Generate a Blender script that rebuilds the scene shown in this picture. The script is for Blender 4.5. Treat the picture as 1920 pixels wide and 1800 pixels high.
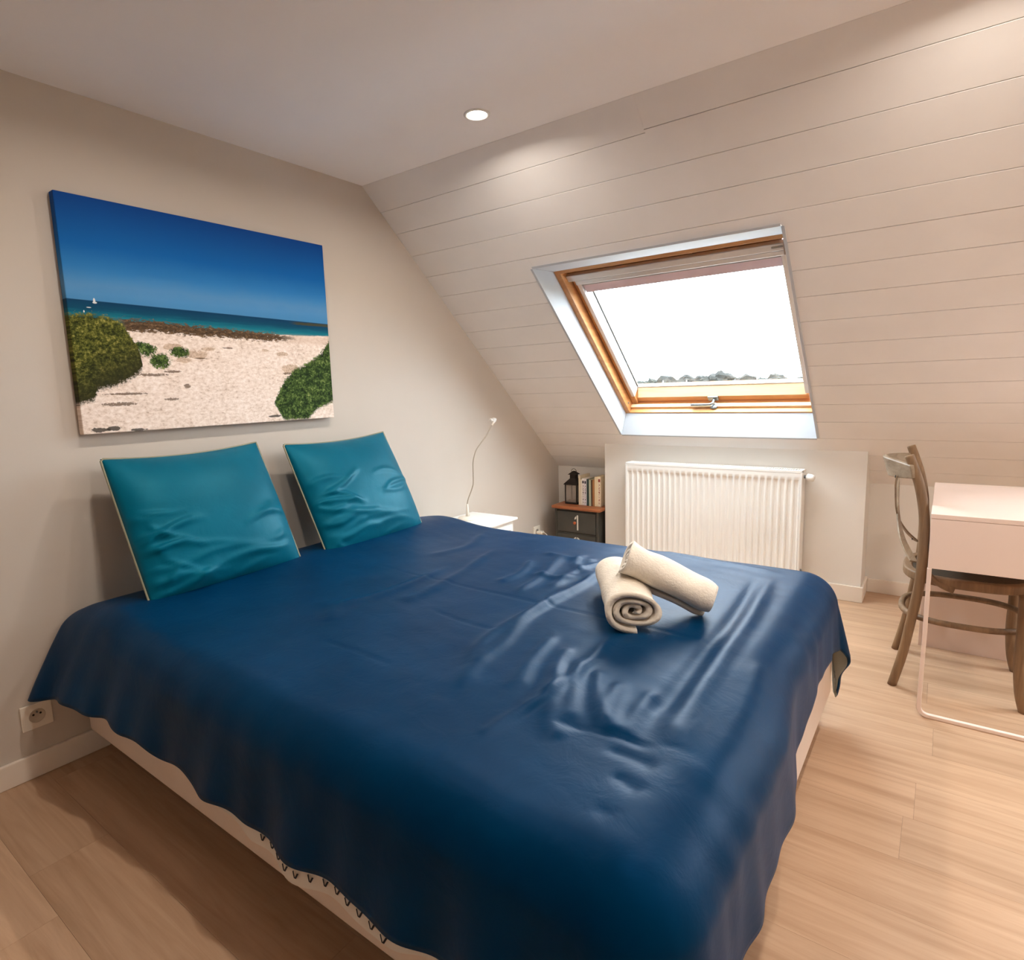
import bpy, bmesh, math, random
import numpy as np
from mathutils import Vector, Matrix

random.seed(7)
rng = np.random.default_rng(7)
for o in list(bpy.data.objects):
    bpy.data.objects.remove(o, do_unlink=True)
SC = bpy.context.scene
COL = SC.collection

# ------------------------------------------------------------------ camera
F, CX, CY = 1129.66, 922.81, 892.41
RX, RY, RZ = -0.14240, 0.03240, 0.64560
CAM = (2.2662, -2.1925, 1.1792)
def _rot(rx, ry, rz):
    return (Matrix.Rotation(rz, 3, 'Z') @ Matrix.Rotation(rx, 3, 'X') @ Matrix.Rotation(ry, 3, 'Y'))
Rm = _rot(RX, RY, RZ)
right, fwd, up = Rm.col[0], Rm.col[1], Rm.col[2]
cd = bpy.data.cameras.new('camera'); cam = bpy.data.objects.new('camera', cd); COL.objects.link(cam)
M = Matrix.Identity(4)
for i in range(3):
    M[i][0], M[i][1], M[i][2], M[i][3] = right[i], up[i], -fwd[i], CAM[i]
cam.matrix_world = M
cd.sensor_fit = 'HORIZONTAL'; cd.sensor_width = 36.0
cd.lens = F / 1920 * 36.0
cd.shift_x = (960 - CX) / 1920
cd.shift_y = (CY - 900) / 1920
cd.clip_start = 0.02; cd.clip_end = 2000
SC.camera = cam

# ------------------------------------------------------------------ exposure, world, lamps
SC.view_settings.view_transform = 'Standard'
SC.view_settings.look = 'None'
SC.view_settings.gamma = 1.0
SC.view_settings.use_curve_mapping = False
SC.view_settings.exposure = 0.93
SC.cycles.max_bounces = 10
SC.cycles.diffuse_bounces = 6
SC.cycles.sample_clamp_indirect = 6.0
SC.cycles.caustics_reflective = False
SC.cycles.caustics_refractive = False
SKY_STRENGTH = 10.5
LAMP_WATTS = 4.2
LAMP_COLOR = (1.0, 0.90, 0.79)
world = bpy.data.worlds.new('overcast_sky'); SC.world = world; world.use_nodes = True
wt = world.node_tree; wt.nodes.clear()
wo = wt.nodes.new('ShaderNodeOutputWorld'); bg = wt.nodes.new('ShaderNodeBackground')
tc = wt.nodes.new('ShaderNodeTexCoord'); sp = wt.nodes.new('ShaderNodeSeparateXYZ')
cr = wt.nodes.new('ShaderNodeValToRGB')
cr.color_ramp.elements[0].position = 0.0; cr.color_ramp.elements[0].color = (0.74, 0.82, 0.92, 1)
cr.color_ramp.elements[1].position = 1.0; cr.color_ramp.elements[1].color = (0.88, 0.95, 1.0, 1)
wt.links.new(tc.outputs['Generated'], sp.inputs[0]); wt.links.new(sp.outputs['Z'], cr.inputs['Fac'])
wt.links.new(cr.outputs['Color'], bg.inputs['Color']); bg.inputs['Strength'].default_value = SKY_STRENGTH
wt.links.new(bg.outputs[0], wo.inputs['Surface'])

# room numbers (metres)
H = 2.149                      # flat ceiling
YCS, YK, ZK = -0.132, 1.634, 0.607   # slope: top edge, foot on the low wall
XR, YB = 5.0, -3.3             # right wall, back wall
BX0, BX1, BY, = 0.488, 1.964, 1.409   # boxed wall behind the radiator
SL = math.hypot(YK - YCS, H - ZK)
ES = Vector((0, (YK - YCS) / SL, (ZK - H) / SL))
EN = Vector((0, (H - ZK) / SL, (YK - YCS) / SL))
def S(x, s, d):
    return Vector((x, YCS, H)) + ES * s + EN * d

# ------------------------------------------------------------------ node helpers
class N:
    """wraps a float socket so that node maths reads as ordinary maths"""
    def __init__(s, t, sock): s.t, s.s = t, sock
    def _op(s, op, *a, clamp=False):
        n = s.t.nodes.new('ShaderNodeMath'); n.operation = op; n.use_clamp = clamp
        s.t.links.new(s.s, n.inputs[0])
        for i, x in enumerate(a):
            if isinstance(x, N): s.t.links.new(x.s, n.inputs[i + 1])
            else: n.inputs[i + 1].default_value = x
        return N(s.t, n.outputs[0])
    def __add__(s, o): return s._op('ADD', o)
    def __sub__(s, o): return s._op('SUBTRACT', o)
    def __mul__(s, o): return s._op('MULTIPLY', o)
    def __neg__(s): return s._op('MULTIPLY', -1.0)
    def abs(s): return s._op('ABSOLUTE')
    def step(s, w=0.004):            # smooth 0..1 as value passes zero
        n = s.t.nodes.new('ShaderNodeMapRange'); n.interpolation_type = 'SMOOTHSTEP'
        n.inputs['From Min'].default_value = -w; n.inputs['From Max'].default_value = w
        s.t.links.new(s.s, n.inputs['Value']); return N(s.t, n.outputs['Result'])

def hexs(r, g, b):
    f = lambda c: (c / 255 / 12.92) if c / 255 <= 0.04045 else ((c / 255 + 0.055) / 1.055) ** 2.4
    return (f(r), f(g), f(b), 1)

class MT:
    def __init__(self, name):
        self.m = bpy.data.materials.new(name); self.m.use_nodes = True
        self.t = self.m.node_tree
        self.b = self.t.nodes['Principled BSDF']
    def coord(self, kind='Object', scale=(1, 1, 1), add=None):
        tcn = self.t.nodes.new('ShaderNodeTexCoord'); mp = self.t.nodes.new('ShaderNodeMapping')
        mp.inputs['Scale'].default_value = scale
        src = tcn.outputs[kind]
        if add is not None:
            va = self.t.nodes.new('ShaderNodeVectorMath'); va.operation = 'ADD'
            self.t.links.new(src, va.inputs[0]); self.t.links.new(add, va.inputs[1]); src = va.outputs[0]
        self.t.links.new(src, mp.inputs['Vector']); return mp.outputs[0]
    def noise(self, vec, scale, detail=4, rough=0.55, dist=0.0):
        n = self.t.nodes.new('ShaderNodeTexNoise')
        n.inputs['Scale'].default_value = scale; n.inputs['Detail'].default_value = detail
        n.inputs['Roughness'].default_value = rough; n.inputs['Distortion'].default_value = dist
        self.t.links.new(vec, n.inputs['Vector']); return N(self.t, n.outputs['Fac'])
    def ramp(self, fac, stops):
        r = self.t.nodes.new('ShaderNodeValToRGB'); e = r.color_ramp.elements
        e[0].position, e[0].color = stops[0]; e[1].position, e[1].color = stops[-1]
        for p, c in stops[1:-1]:
            q = e.new(p); q.color = c
        self.t.links.new(fac.s, r.inputs['Fac']); return r.outputs['Color']
    def mix(self, fac, a, b, mode='MIX'):
        n = self.t.nodes.new('ShaderNodeMix'); n.data_type = 'RGBA'; n.blend_type = mode
        for sock, x in ((n.inputs[0], fac), (n.inputs[6], a), (n.inputs[7], b)):
            if isinstance(x, N): self.t.links.new(x.s, sock)
            elif isinstance(x, (int, float)): sock.default_value = x
            elif isinstance(x, tuple): sock.default_value = x
            else: self.t.links.new(x, sock)
        return n.outputs[2]
    def bump(self, h, strength=0.2, dist=0.002):
        n = self.t.nodes.new('ShaderNodeBump'); n.inputs['Strength'].default_value = strength
        n.inputs['Distance'].default_value = dist
        self.t.links.new(h.s, n.inputs['Height']); self.t.links.new(n.outputs[0], self.b.inputs['Normal'])
    def col(self, c):
        if isinstance(c, tuple): self.b.inputs['Base Color'].default_value = c
        else: self.t.links.new(c, self.b.inputs['Base Color'])
    def set(self, **k):
        for a, v in k.items(): self.b.inputs[a.replace('_', ' ')].default_value = v
        return self

def plain(name, c, rough=0.5, metal=0.0, var=0.06, scale=6.0, bump=0.0, bscale=120, **k):
    m = MT(name); v = m.coord()
    n = m.noise(v, scale)
    dark = tuple(x * (1 - var) for x in c[:3]) + (1,); lite = tuple(min(1, x * (1 + var)) for x in c[:3]) + (1,)
    m.col(m.ramp(n, [(0.3, dark), (0.7, lite)]))
    m.set(Roughness=rough, Metallic=metal, **k)
    if bump: m.bump(m.noise(v, bscale, 3), bump, 0.002)
    return m.m

def wood(name, c1, c2, axis=0, fine=30, rough=0.5, rnd=False, bump=0.1):
    m = MT(name)
    sc = [fine, fine, fine]; sc[axis] = fine * 0.06
    add = None
    if rnd:
        oi = m.t.nodes.new('ShaderNodeObjectInfo')
        cmb = m.t.nodes.new('ShaderNodeCombineXYZ')
        r = N(m.t, oi.outputs['Random']); rr = r * 37.0
        for i in range(3): m.t.links.new(rr.s, cmb.inputs[i])
        add = cmb.outputs[0]
    v = m.coord('Object', tuple(sc), add)
    n1 = m.noise(v, 1.0, 6, 0.65, 1.2)
    n2 = m.noise(m.coord('Object', tuple(x * 0.22 for x in sc), add), 1.0, 4, 0.6, 2.0)
    f = n1 * 0.6 + n2 * 0.5
    c = m.ramp(f, [(0.33, c2), (0.5, tuple(0.5 * (a + b) for a, b in zip(c1, c2))), (0.68, c1)])
    if rnd:
        tone = m.ramp(r, [(0.0, (0.88, 0.86, 0.84, 1)), (1.0, (1.06, 1.05, 1.04, 1))])
        c = m.mix(1.0, c, tone, 'MULTIPLY')
    m.col(c); m.set(Roughness=rough); m.bump(n1, bump, 0.001)
    return m.m

def emit(name, c, s):
    m = MT(name); m.col((0.8, 0.8, 0.8, 1))
    m.b.inputs['Emission Color'].default_value = c; m.b.inputs['Emission Strength'].default_value = s
    return m.m

# ------------------------------------------------------------------ mesh helpers
def tag(o, label=None, cat=None, group=None, kind=None):
    if label: o['label'] = label
    if cat: o['category'] = cat
    if group: o['group'] = group
    if kind: o['kind'] = kind
    return o

def thing(name, loc, label=None, cat=None, group=None, kind=None):
    o = bpy.data.objects.new(name, None); COL.objects.link(o); o.location = loc
    o.empty_display_size = 0.05
    return tag(o, label, cat, group, kind)

def wloc(o):
    v = Vector((0, 0, 0))
    while o is not None:
        v += o.location; o = o.parent
    return v

class MB:
    def __init__(s): s.v, s.f, s.sm = [], [], []
    def add(s, vs, fs, smooth=False):
        b = len(s.v); s.v += [tuple(p) for p in vs]
        for q in fs: s.f.append(tuple(b + i for i in q)); s.sm.append(smooth)
        return s
    def hexa(s, p):    # 8 corners, bottom loop then top loop
        return s.add(p, [(0, 3, 2, 1), (4, 5, 6, 7), (0, 1, 5, 4), (1, 2, 6, 5), (2, 3, 7, 6), (3, 0, 4, 7)])
    def box(s, x0, x1, y0, y1, z0, z1):
        return s.hexa([(x0, y0, z0), (x1, y0, z0), (x1, y1, z0), (x0, y1, z0), (x0, y0, z1), (x1, y0, z1), (x1, y1, z1), (x0, y1, z1)])
    def sbox(s, x0, x1, s0, s1, d0, d1):   # box in the sloping frame
        return s.hexa([S(x0, s0, d0), S(x0, s1, d0), S(x1, s1, d0), S(x1, s0, d0), S(x0, s0, d1), S(x0, s1, d1), S(x1, s1, d1), S(x1, s0, d1)])
    def grid(s, P, closed_u=False, smooth=True):  # P[i][j]
        n, m = len(P), len(P[0]); vs = [q for r in P for q in r]; fs = []
        for i in range(n if closed_u else n - 1):
            for j in range(m - 1):
                a = i * m + j; b = ((i + 1) % n) * m + j
                fs.append((a, b, b + 1, a + 1))
        return s.add(vs, fs, smooth)
    def tube(s, pts, r, n=10, closed=False, cap=True, sy=1.0):
        pts = [Vector(p) for p in pts]; k = len(pts)
        rs = r if isinstance(r, (list, tuple)) else [r] * k
        T = []
        for i in range(k):
            a = pts[(i - 1) % k] if (closed or i) else pts[0]
            b = pts[(i + 1) % k] if (closed or i < k - 1) else pts[-1]
            T.append((b - a).normalized())
        u = T[0].orthogonal().normalized(); rings = []
        for i in range(k):
            u = (u - T[i] * u.dot(T[i])).normalized(); w = T[i].cross(u)
            rings.append([pts[i] + (u * math.cos(t) + w * math.sin(t) * sy) * rs[i] for t in [2 * math.pi * j / n for j in range(n)]])
        vs = [q for g in rings for q in g]; fs = []
        for i in range(k if closed else k - 1):
            for j in range(n):
                a, b = i * n, ((i + 1) % k) * n; j2 = (j + 1) % n
                fs.append((a + j, a + j2, b + j2, b + j))
        s.add(vs, fs, True)
        if cap and not closed:
            s.add(rings[0], [tuple(range(n))[::-1]]); s.add(rings[-1], [tuple(range(n))])
        return s
    def strip(s, pts, side, w, th, closed=False):  # rectangular bar: width w along side, thickness th across
        pts = [Vector(p) for p in pts]; k = len(pts); P = []
        for i in range(k):
            a = pts[(i - 1) % k] if (closed or i) else pts[0]
            b = pts[(i + 1) % k] if (closed or i < k - 1) else pts[-1]
            t = (b - a).normalized()
            sd = Vector(side[i] if isinstance(side, list) else side); sd = (sd - t * sd.dot(t)).normalized()
            nn = t.cross(sd)
            wi = w[i] if isinstance(w, list) else w
            P.append([pts[i] + sd * wi / 2 + nn * th / 2, pts[i] - sd * wi / 2 + nn * th / 2, pts[i] - sd * wi / 2 - nn * th / 2, pts[i] + sd * wi / 2 - nn * th / 2])
        vs = [q for g in P for q in g]; fs = []
        for i in range(k if closed else k - 1):
            for j in range(4):
                a, b = i * 4, ((i + 1) % k) * 4; fs.append((a + j, a + (j + 1) % 4, b + (j + 1) % 4, b + j))
        if not closed:
            fs += [(3, 2, 1, 0), tuple(4 * (k - 1) + j for j in range(4))]
        return s.add(vs, fs)
    def lathe(s, prof, c=(0, 0, 0), axis=(0, 0, 1), n=24):
        ax = Vector(axis).normalized(); u = ax.orthogonal().normalized(); w = ax.cross(u); c = Vector(c)
        P = [[c + ax * h + (u * math.cos(t) + w * math.sin(t)) * r for t in [2 * math.pi * j / n for j in range(n)]] for r, h in prof]
        vs = [q for g in P for q in g]; fs = []
        for i in range(len(prof) - 1):
            for j in range(n):
                j2 = (j + 1) % n; fs.append((i * n + j, i * n + j2, (i + 1) * n + j2, (i + 1) * n + j))
        s.add(vs, fs, True)
        if prof[0][0] > 1e-5: s.add(P[0], [tuple(range(n))[::-1]])
        if prof[-1][0] > 1e-5: s.add(P[-1], [tuple(range(n))])
        return s
    def build(s, name, mat, parent=None, bevel=0.0, seg=2, at=None, smooth=None):
        off = wloc(parent) if parent else Vector(at) if at is not None else Vector((0, 0, 0))
        me = bpy.data.meshes.new(name)
        me.from_pydata([tuple(Vector(p) - off) for p in s.v], [], s.f)
        if smooth is None: me.polygons.foreach_set('use_smooth', s.sm)
        else: me.polygons.foreach_set('use_smooth', [smooth] * len(s.f))
        me.update(); bm = bmesh.new(); bm.from_mesh(me)
        bmesh.ops.remove_doubles(bm, verts=bm.verts, dist=1e-6)
        bmesh.ops.recalc_face_normals(bm, faces=bm.faces); bm.to_mesh(me); bm.free()
        me.materials.append(mat)
        o = bpy.data.objects.new(name, me); COL.objects.link(o)
        if parent: o.parent = parent
        elif at is not None: o.location = at
        if bevel:
            b = o.modifiers.new('bevel', 'BEVEL'); b.width = bevel; b.segments = seg; b.limit_method = 'ANGLE'; b.angle_limit = math.radians(40)
        return o

def smooth_path(pts, n=6, closed=False):
    P = [Vector(p) for p in pts]; k = len(P); out = []
    rngi = range(k if closed else k - 1)
    for i in rngi:
        g = lambda j: P[j % k] if closed else P[max(0, min(k - 1, j))]
        p0, p1, p2, p3 = g(i - 1), g(i), g(i + 1), g(i + 2)
        for q in range(n):
            t = q / n
            out.append(0.5 * ((2 * p1) + (p2 - p0) * t + (2 * p0 - 5 * p1 + 4 * p2 - p3) * t * t + (3 * p1 - p0 - 3 * p2 + p3) * t ** 3))
    if not closed: out.append(P[-1])
    return out

# ------------------------------------------------------------------ materials
M_WALL = plain('greige_wall_paint', hexs(200, 191, 181), 0.75, var=0.015, scale=3, bump=0.06, bscale=160)
M_BOARD = plain('painted_board', hexs(240, 237, 235), 0.55, var=0.02, scale=5, bump=0.05, bscale=60)
M_GAP = plain('dark_joint', hexs(105, 92, 82), 0.9)
M_CEIL = plain('ceiling_paint', hexs(246, 244, 245), 0.85, var=0.012, scale=3, bump=0.05, bscale=200)
M_LOW = plain('pale_low_wall_paint', hexs(224, 220, 214), 0.7, var=0.012, scale=3, bump=0.04, bscale=160)
M_SKIRT = plain('white_skirting', hexs(232, 222, 210), 0.45, var=0.02)
M_WHITE = plain('white_gloss', hexs(236, 235, 232), 0.3, var=0.015)
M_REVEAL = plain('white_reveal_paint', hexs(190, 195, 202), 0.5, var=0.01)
M_PLASTIC = plain('white_plastic', hexs(235, 228, 216), 0.35, var=0.01)
M_DARK = plain('dark_hole', hexs(22, 20, 18), 0.7)
M_PINE = wood('varnished_pine', hexs(214, 160, 104), hexs(178, 118, 66), 0, 34, 0.32)
M_PINE_S = wood('varnished_pine_upright', hexs(206, 150, 94), hexs(168, 108, 60), 1, 34, 0.32)
M_PINE_L = wood('pale_pine', hexs(240, 214, 178), hexs(222, 184, 138), 0, 34, 0.4)  # lighter pine tone for ledge, bead and stretcher
M_ALU = plain('grey_aluminium', hexs(205, 202, 200), 0.35, 0.35, var=0.02)
M_STEEL = plain('brushed_steel', hexs(140, 146, 150), 0.34, 0.8, var=0.03)
M_FABRIC = plain('blind_fabric', hexs(232, 208, 212), 0.85)
M_FLOOR = wood('oak_vinyl', hexs(200, 168, 140), hexs(166, 132, 103), 0, 26, 0.42, rnd=True, bump=0.06)
M_FRAMEWOOD = wood('weathered_bentwood', hexs(142, 112, 82), hexs(92, 70, 50), 2, 40, 0.6, bump=0.3)
M_CREST = wood('worn_grey_bentwood', hexs(158, 140, 118), hexs(104, 86, 66), 1, 40, 0.5, bump=0.3)
M_IRON = plain('dark_iron', hexs(46, 40, 36), 0.5, 0.5)
M_CHARCOAL = plain('charcoal_paint', hexs(66, 64, 58), 0.6, var=0.18, scale=9, bump=0.05)
M_CHARTOP = wood('reddish_wood_top', hexs(172, 104, 62), hexs(128, 70, 38), 0, 30, 0.45)
M_COPPER = plain('copper_knob', hexs(190, 104, 66), 0.4, 0.5)
M_STENCIL = plain('white_stencil_paint', hexs(222, 218, 208), 0.7)
M_DESK = plain('white_desk_paint', hexs(236, 216, 206), 0.38, var=0.012)
M_BASE = plain('cream_bed_cloth', hexs(226, 208, 194), 0.8, var=0.02, bump=0.08, bscale=400)
M_SHEET = plain('white_sheet', hexs(214, 206, 196), 0.85, var=0.03, bump=0.08, bscale=300)
M_LINING = plain('grey_lining', hexs(150, 158, 154), 0.85, var=0.03)
M_PIPING = plain('beige_piping', hexs(146, 144, 122), 0.8)
M_STITCH = plain('dark_stitch', hexs(32, 34, 42), 0.8)
M_LANTGLASS = plain('lantern_glass', hexs(170, 158, 145), 0.12, Alpha=0.35)
M_PLATE_SLOT = plain('plate_grey_slot_shade', hexs(150, 145, 138), 0.5)  # grey of the type plate, also painted shade for the blind slot
M_LENS = emit('lamp_lens', (1, 0.9, 0.74, 1), 30.0)

def cloth_mat(name, c1, c2, rough, sheen, tint, spec=0.5):
    m = MT(name); v = m.coord('Object')
    n = m.noise(v, 5.0, 3); m.col(m.ramp(n, [(0.3, c2), (0.7, c1)]))
    m.set(Roughness=rough); m.b.inputs['Specular IOR Level'].default_value = spec
    m.b.inputs['Sheen Weight'].default_value = sheen; m.b.inputs['Sheen Roughness'].default_value = 0.4
    m.b.inputs['Sheen Tint'].default_value = tint
    m.b.inputs['Specular Tint'].default_value = tint
    w = m.noise(m.coord('Object'), 14.0, 4, 0.6, 0.6) * 1.0
    m.bump(w, 0.25, 0.006)
    return m.m
M_DUVET = cloth_mat('navy_satin', hexs(0, 48, 82), hexs(0, 41, 72), 0.44, 0.08, hexs(30, 110, 200), 0.16)
M_TEAL = cloth_mat('teal_satin', hexs(0, 92, 118), hexs(0, 82, 106), 0.45, 0.15, hexs(90, 190, 210), 0.5)
M_TOWEL = plain('beige_terry', hexs(222, 212, 198), 0.95, var=0.07, scale=20, bump=1.0, bscale=130)
M_TOWEL2 = plain('pale_terry', hexs(226, 218, 206), 0.95, var=0.07, scale=20, bump=1.0, bscale=130)

def glass_mat():
    m = MT('window_glass'); t = m.t
    tr = t.nodes.new('ShaderNodeBsdfTransparent'); gl = t.nodes.new('ShaderNodeBsdfGlossy')
    gl.inputs['Roughness'].default_value = 0.02; tr.inputs['Color'].default_value = (0.96, 0.98, 0.97, 1)
    mx = t.nodes.new('ShaderNodeMixShader'); mx.inputs[0].default_value = 0.03
    t.links.new(tr.outputs[0], mx.inputs[1]); t.links.new(gl.outputs[0], mx.inputs[2])
    t.links.new(mx.outputs[0], t.nodes['Material Output'].inputs['Surface'])
    return m.m
M_GLASS = glass_mat()

# ================================================================== ROOM SHELL
# floor: sub-floor plus vinyl planks
fl = thing('floor', (0, 0, 0), kind='structure')
MB().box(-0.12, XR + 0.1, YB - 0.1, YK + 0.1, -0.12, -0.004).build('subfloor', M_GAP, fl)
PW = 0.183
row = 0; y = YK + 0.02
while y > YB:
    y1 = y; y0 = y - PW; x = -random.uniform(0.1, 1.2)
    while x < XR:
        x1 = x + 1.22
        a, b = max(x, 0.0) + 0.00025, min(x1, XR) - 0.00025
        if b - a > 0.02:
            MB().box(a, b, max(y0, YB) + 0.00025, min(y1, YK) - 0.00025, -0.004, 0.0).build('plank', M_FLOOR, fl)
        x = x1
    y = y0; row += 1

# ceiling
tag(MB().box(-0.1, XR + 0.1, YB - 0.1, YCS + 0.003, H, H + 0.12).build('ceiling', M_CEIL), kind='structure')

def profile_wall(name, x0, x1, mat):
    top = S(0, 0, 0.19)
    zt = H + 0.12
    prof = [(YB, 0), (YK, 0), (YK, ZK), (YK + 0.05, ZK + 0.0), (YCS + 0.12, zt), (YB, zt)]
    # follow the outer roof line so that the wall does not stick out beyond the roof
    prof = [(YB, -0.1), (YK + 0.02, -0.1), (YK + 0.02, ZK + 0.05), (YCS + 0.1, H + 0.05), (YCS, zt), (YB, zt)]
    n = len(prof); vs = [(x0, a, b) for a, b in prof] + [(x1, a, b) for a, b in prof]
    fs = [tuple(range(n))[::-1], tuple(range(n, 2 * n))] + [(i, (i + 1) % n, n + (i + 1) % n, n + i) for i in range(n)]
    return tag(MB().add(vs, fs).build(name, mat), kind='structure')
profile_wall('wall_left', -0.12, 0.0, M_WALL)
profile_wall('wall_right', XR, XR + 0.12, M_LOW)
tag(MB().box(-0.1, XR + 0.1, YB - 0.1, YB, -0.1, H + 0.1).build('wall_back', M_WALL), kind='structure')
tag(MB().box(-0.1, XR + 0.1, YK, YK + 0.1, -0.1, ZK + 0.03).build('wall_alcove', M_LOW), kind='structure')

# boxed-out low wall that carries the radiator; its top runs into the slope
zt = H + (BY - YCS) / (YK - YCS) * (ZK - H)
zkk = ZK
wr = MB()
wr.add([(BX0, BY, 0), (BX1, BY, 0), (BX1, YK, 0), (BX0, YK, 0), (BX0, BY, zt), (BX1, BY, zt), (BX1, YK, zkk), (BX0, YK, zkk)],
       [(0, 3, 2, 1), (4, 5, 6, 7), (0, 1, 5, 4), (1, 2, 6, 5), (2, 3, 7, 6), (3, 0, 4, 7)])
tag(wr.build('wall_radiator', M_LOW), kind='structure')

# baseboards
def skirting(name, x0, x1, y0, y1, h=0.075):
    return tag(MB().box(x0, x1, y0, y1, 0.0, h).build(name, M_SKIRT, bevel=0.003), kind='structure')
bl = thing('baseboard_left', (0, 0, 0), kind='structure')
MB().box(0.0, 0.013, YB, -1.452, 0, 0.078).build('skirting_board', M_SKIRT, bl, bevel=0.003)
MB().box(0.0, 0.013, -1.4505, -1.383, 0, 0.077).build('skirting_board', M_SKIRT, bl, bevel=0.006)
MB().box(0.0, 0.013, 0.62, YK, 0, 0.078).build('skirting_board', M_SKIRT, bl, bevel=0.003)
br = thing('baseboard_radiator', (0, 0, 0), kind='structure')
MB().box(BX0 - 0.0, BX1 + 0.012, BY - 0.012, BY, 0, 0.085).build('skirting_board', M_SKIRT, br, bevel=0.003)
MB().box(BX1, BX1 + 0.012, BY, YK, 0, 0.085).build('skirting_board', M_SKIRT, br, bevel=0.003)
skirting('baseboard_alcove', BX1 + 0.012, XR, YK - 0.013, YK)
skirting('baseboard_niche', 0.013, BX0, YK - 0.013, YK)

# ------------------------------------------------------------------ sloping boarded wall
WX0, WX1, WS0, WS1 = 0.649, 1.741, 0.612, 1.934      # skylight opening on the board face
ws = thing('wall_sloped', (0, YCS, H), kind='structure')
# second skylight, added unseen further right, so daylight reaches the desk and floor there
OFFS = (0.0, 2.45)
holes = [(WX0 + o, WX1 + o) for o in OFFS]
def roof(x0, x1, s0, s1, d1): MB().sbox(x0, x1, s0, s1, 0.016, d1).build('roof_deck', M_GAP, ws)
xa = -0.1
for h0, h1 in holes:
    roof(xa, h0 - 0.012, -0.06, SL + 0.12, 0.26)
    roof(h0 - 0.012, h1 + 0.012, -0.06, WS0 - 0.012, 0.2); roof(h0 - 0.012, h1 + 0.012, WS1 + 0.012, SL + 0.12, 0.2)
    xa = h1 + 0.012
roof(xa, XR + 0.1, -0.06, SL + 0.12, 0.26)
def board(x0, x1, sa0, sb0, sa1=None, sb1=None, d=0.0):
    """one painted board with chamfered long edges; (sa, sb) = upper, lower edge at left and right end"""
    sa1 = sa0 if sa1 is None else sa1; sb1 = sb0 if sb1 is None else sb1
    c = 0.0008; g = 0.0011; m = MB(); sec = []
    for x, sa, sb in ((x0, sa0, sb0), (x1, sa1, sb1)):
        sec.append([S(x, sa + g, 0.015), S(x, sa + g, d + c), S(x, sa + g + c, d), S(x, sb - g - c, d), S(x, sb - g, d + c), S(x, sb - g, 0.015)])
    n = 6; vs = sec[0] + sec[1]
    fs = [tuple(range(n)), tuple(range(n, 2 * n))[::-1]] + [(i, (i + 1) % n, n + (i + 1) % n, n + i) for i in range(n)]
    return m.add(vs, fs).build('board', M_BOARD, ws)
edges = [0.0] + [0.140 + 0.1385 * k for k in range(17)]
edges[-1] = min(edges[-1], SL)
edges = [e for e in edges if e < SL - 0.03] + [SL - 0.001]
XJ = 1.36
for k in range(len(edges) - 1):
    a, b = edges[k], edges[k + 1]
    d = random.uniform(-0.0008, 0.0008)
    if k == 0:      # top board: two lengths with a step in the joint
        board(0.0, XJ, 0.0, 0.150, 0.0, 0.138, d); board(XJ, XR, 0.0, 0.126, 0.0, 0.130)
    elif k == 1:
        board(0.0, XJ, 0.150, b, 0.138, b, d); board(XJ, XR, 0.126, b, 0.130, b)
    elif b <= WS0 or a >= WS1:
        board(0.0, XR, a, b, d=d)
    else:
        xa = 0.0
        for h0, h1 in holes:
            board(xa, h0, a, b, d=random.uniform(-0.0008, 0.0008))
            if a < WS0: board(h0, h1, a, WS0, d=d)
            if b > WS1: board(h0, h1, WS1, b, d=d)
            xa = h1
        board(xa, XR, a, b, d=d)

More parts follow.
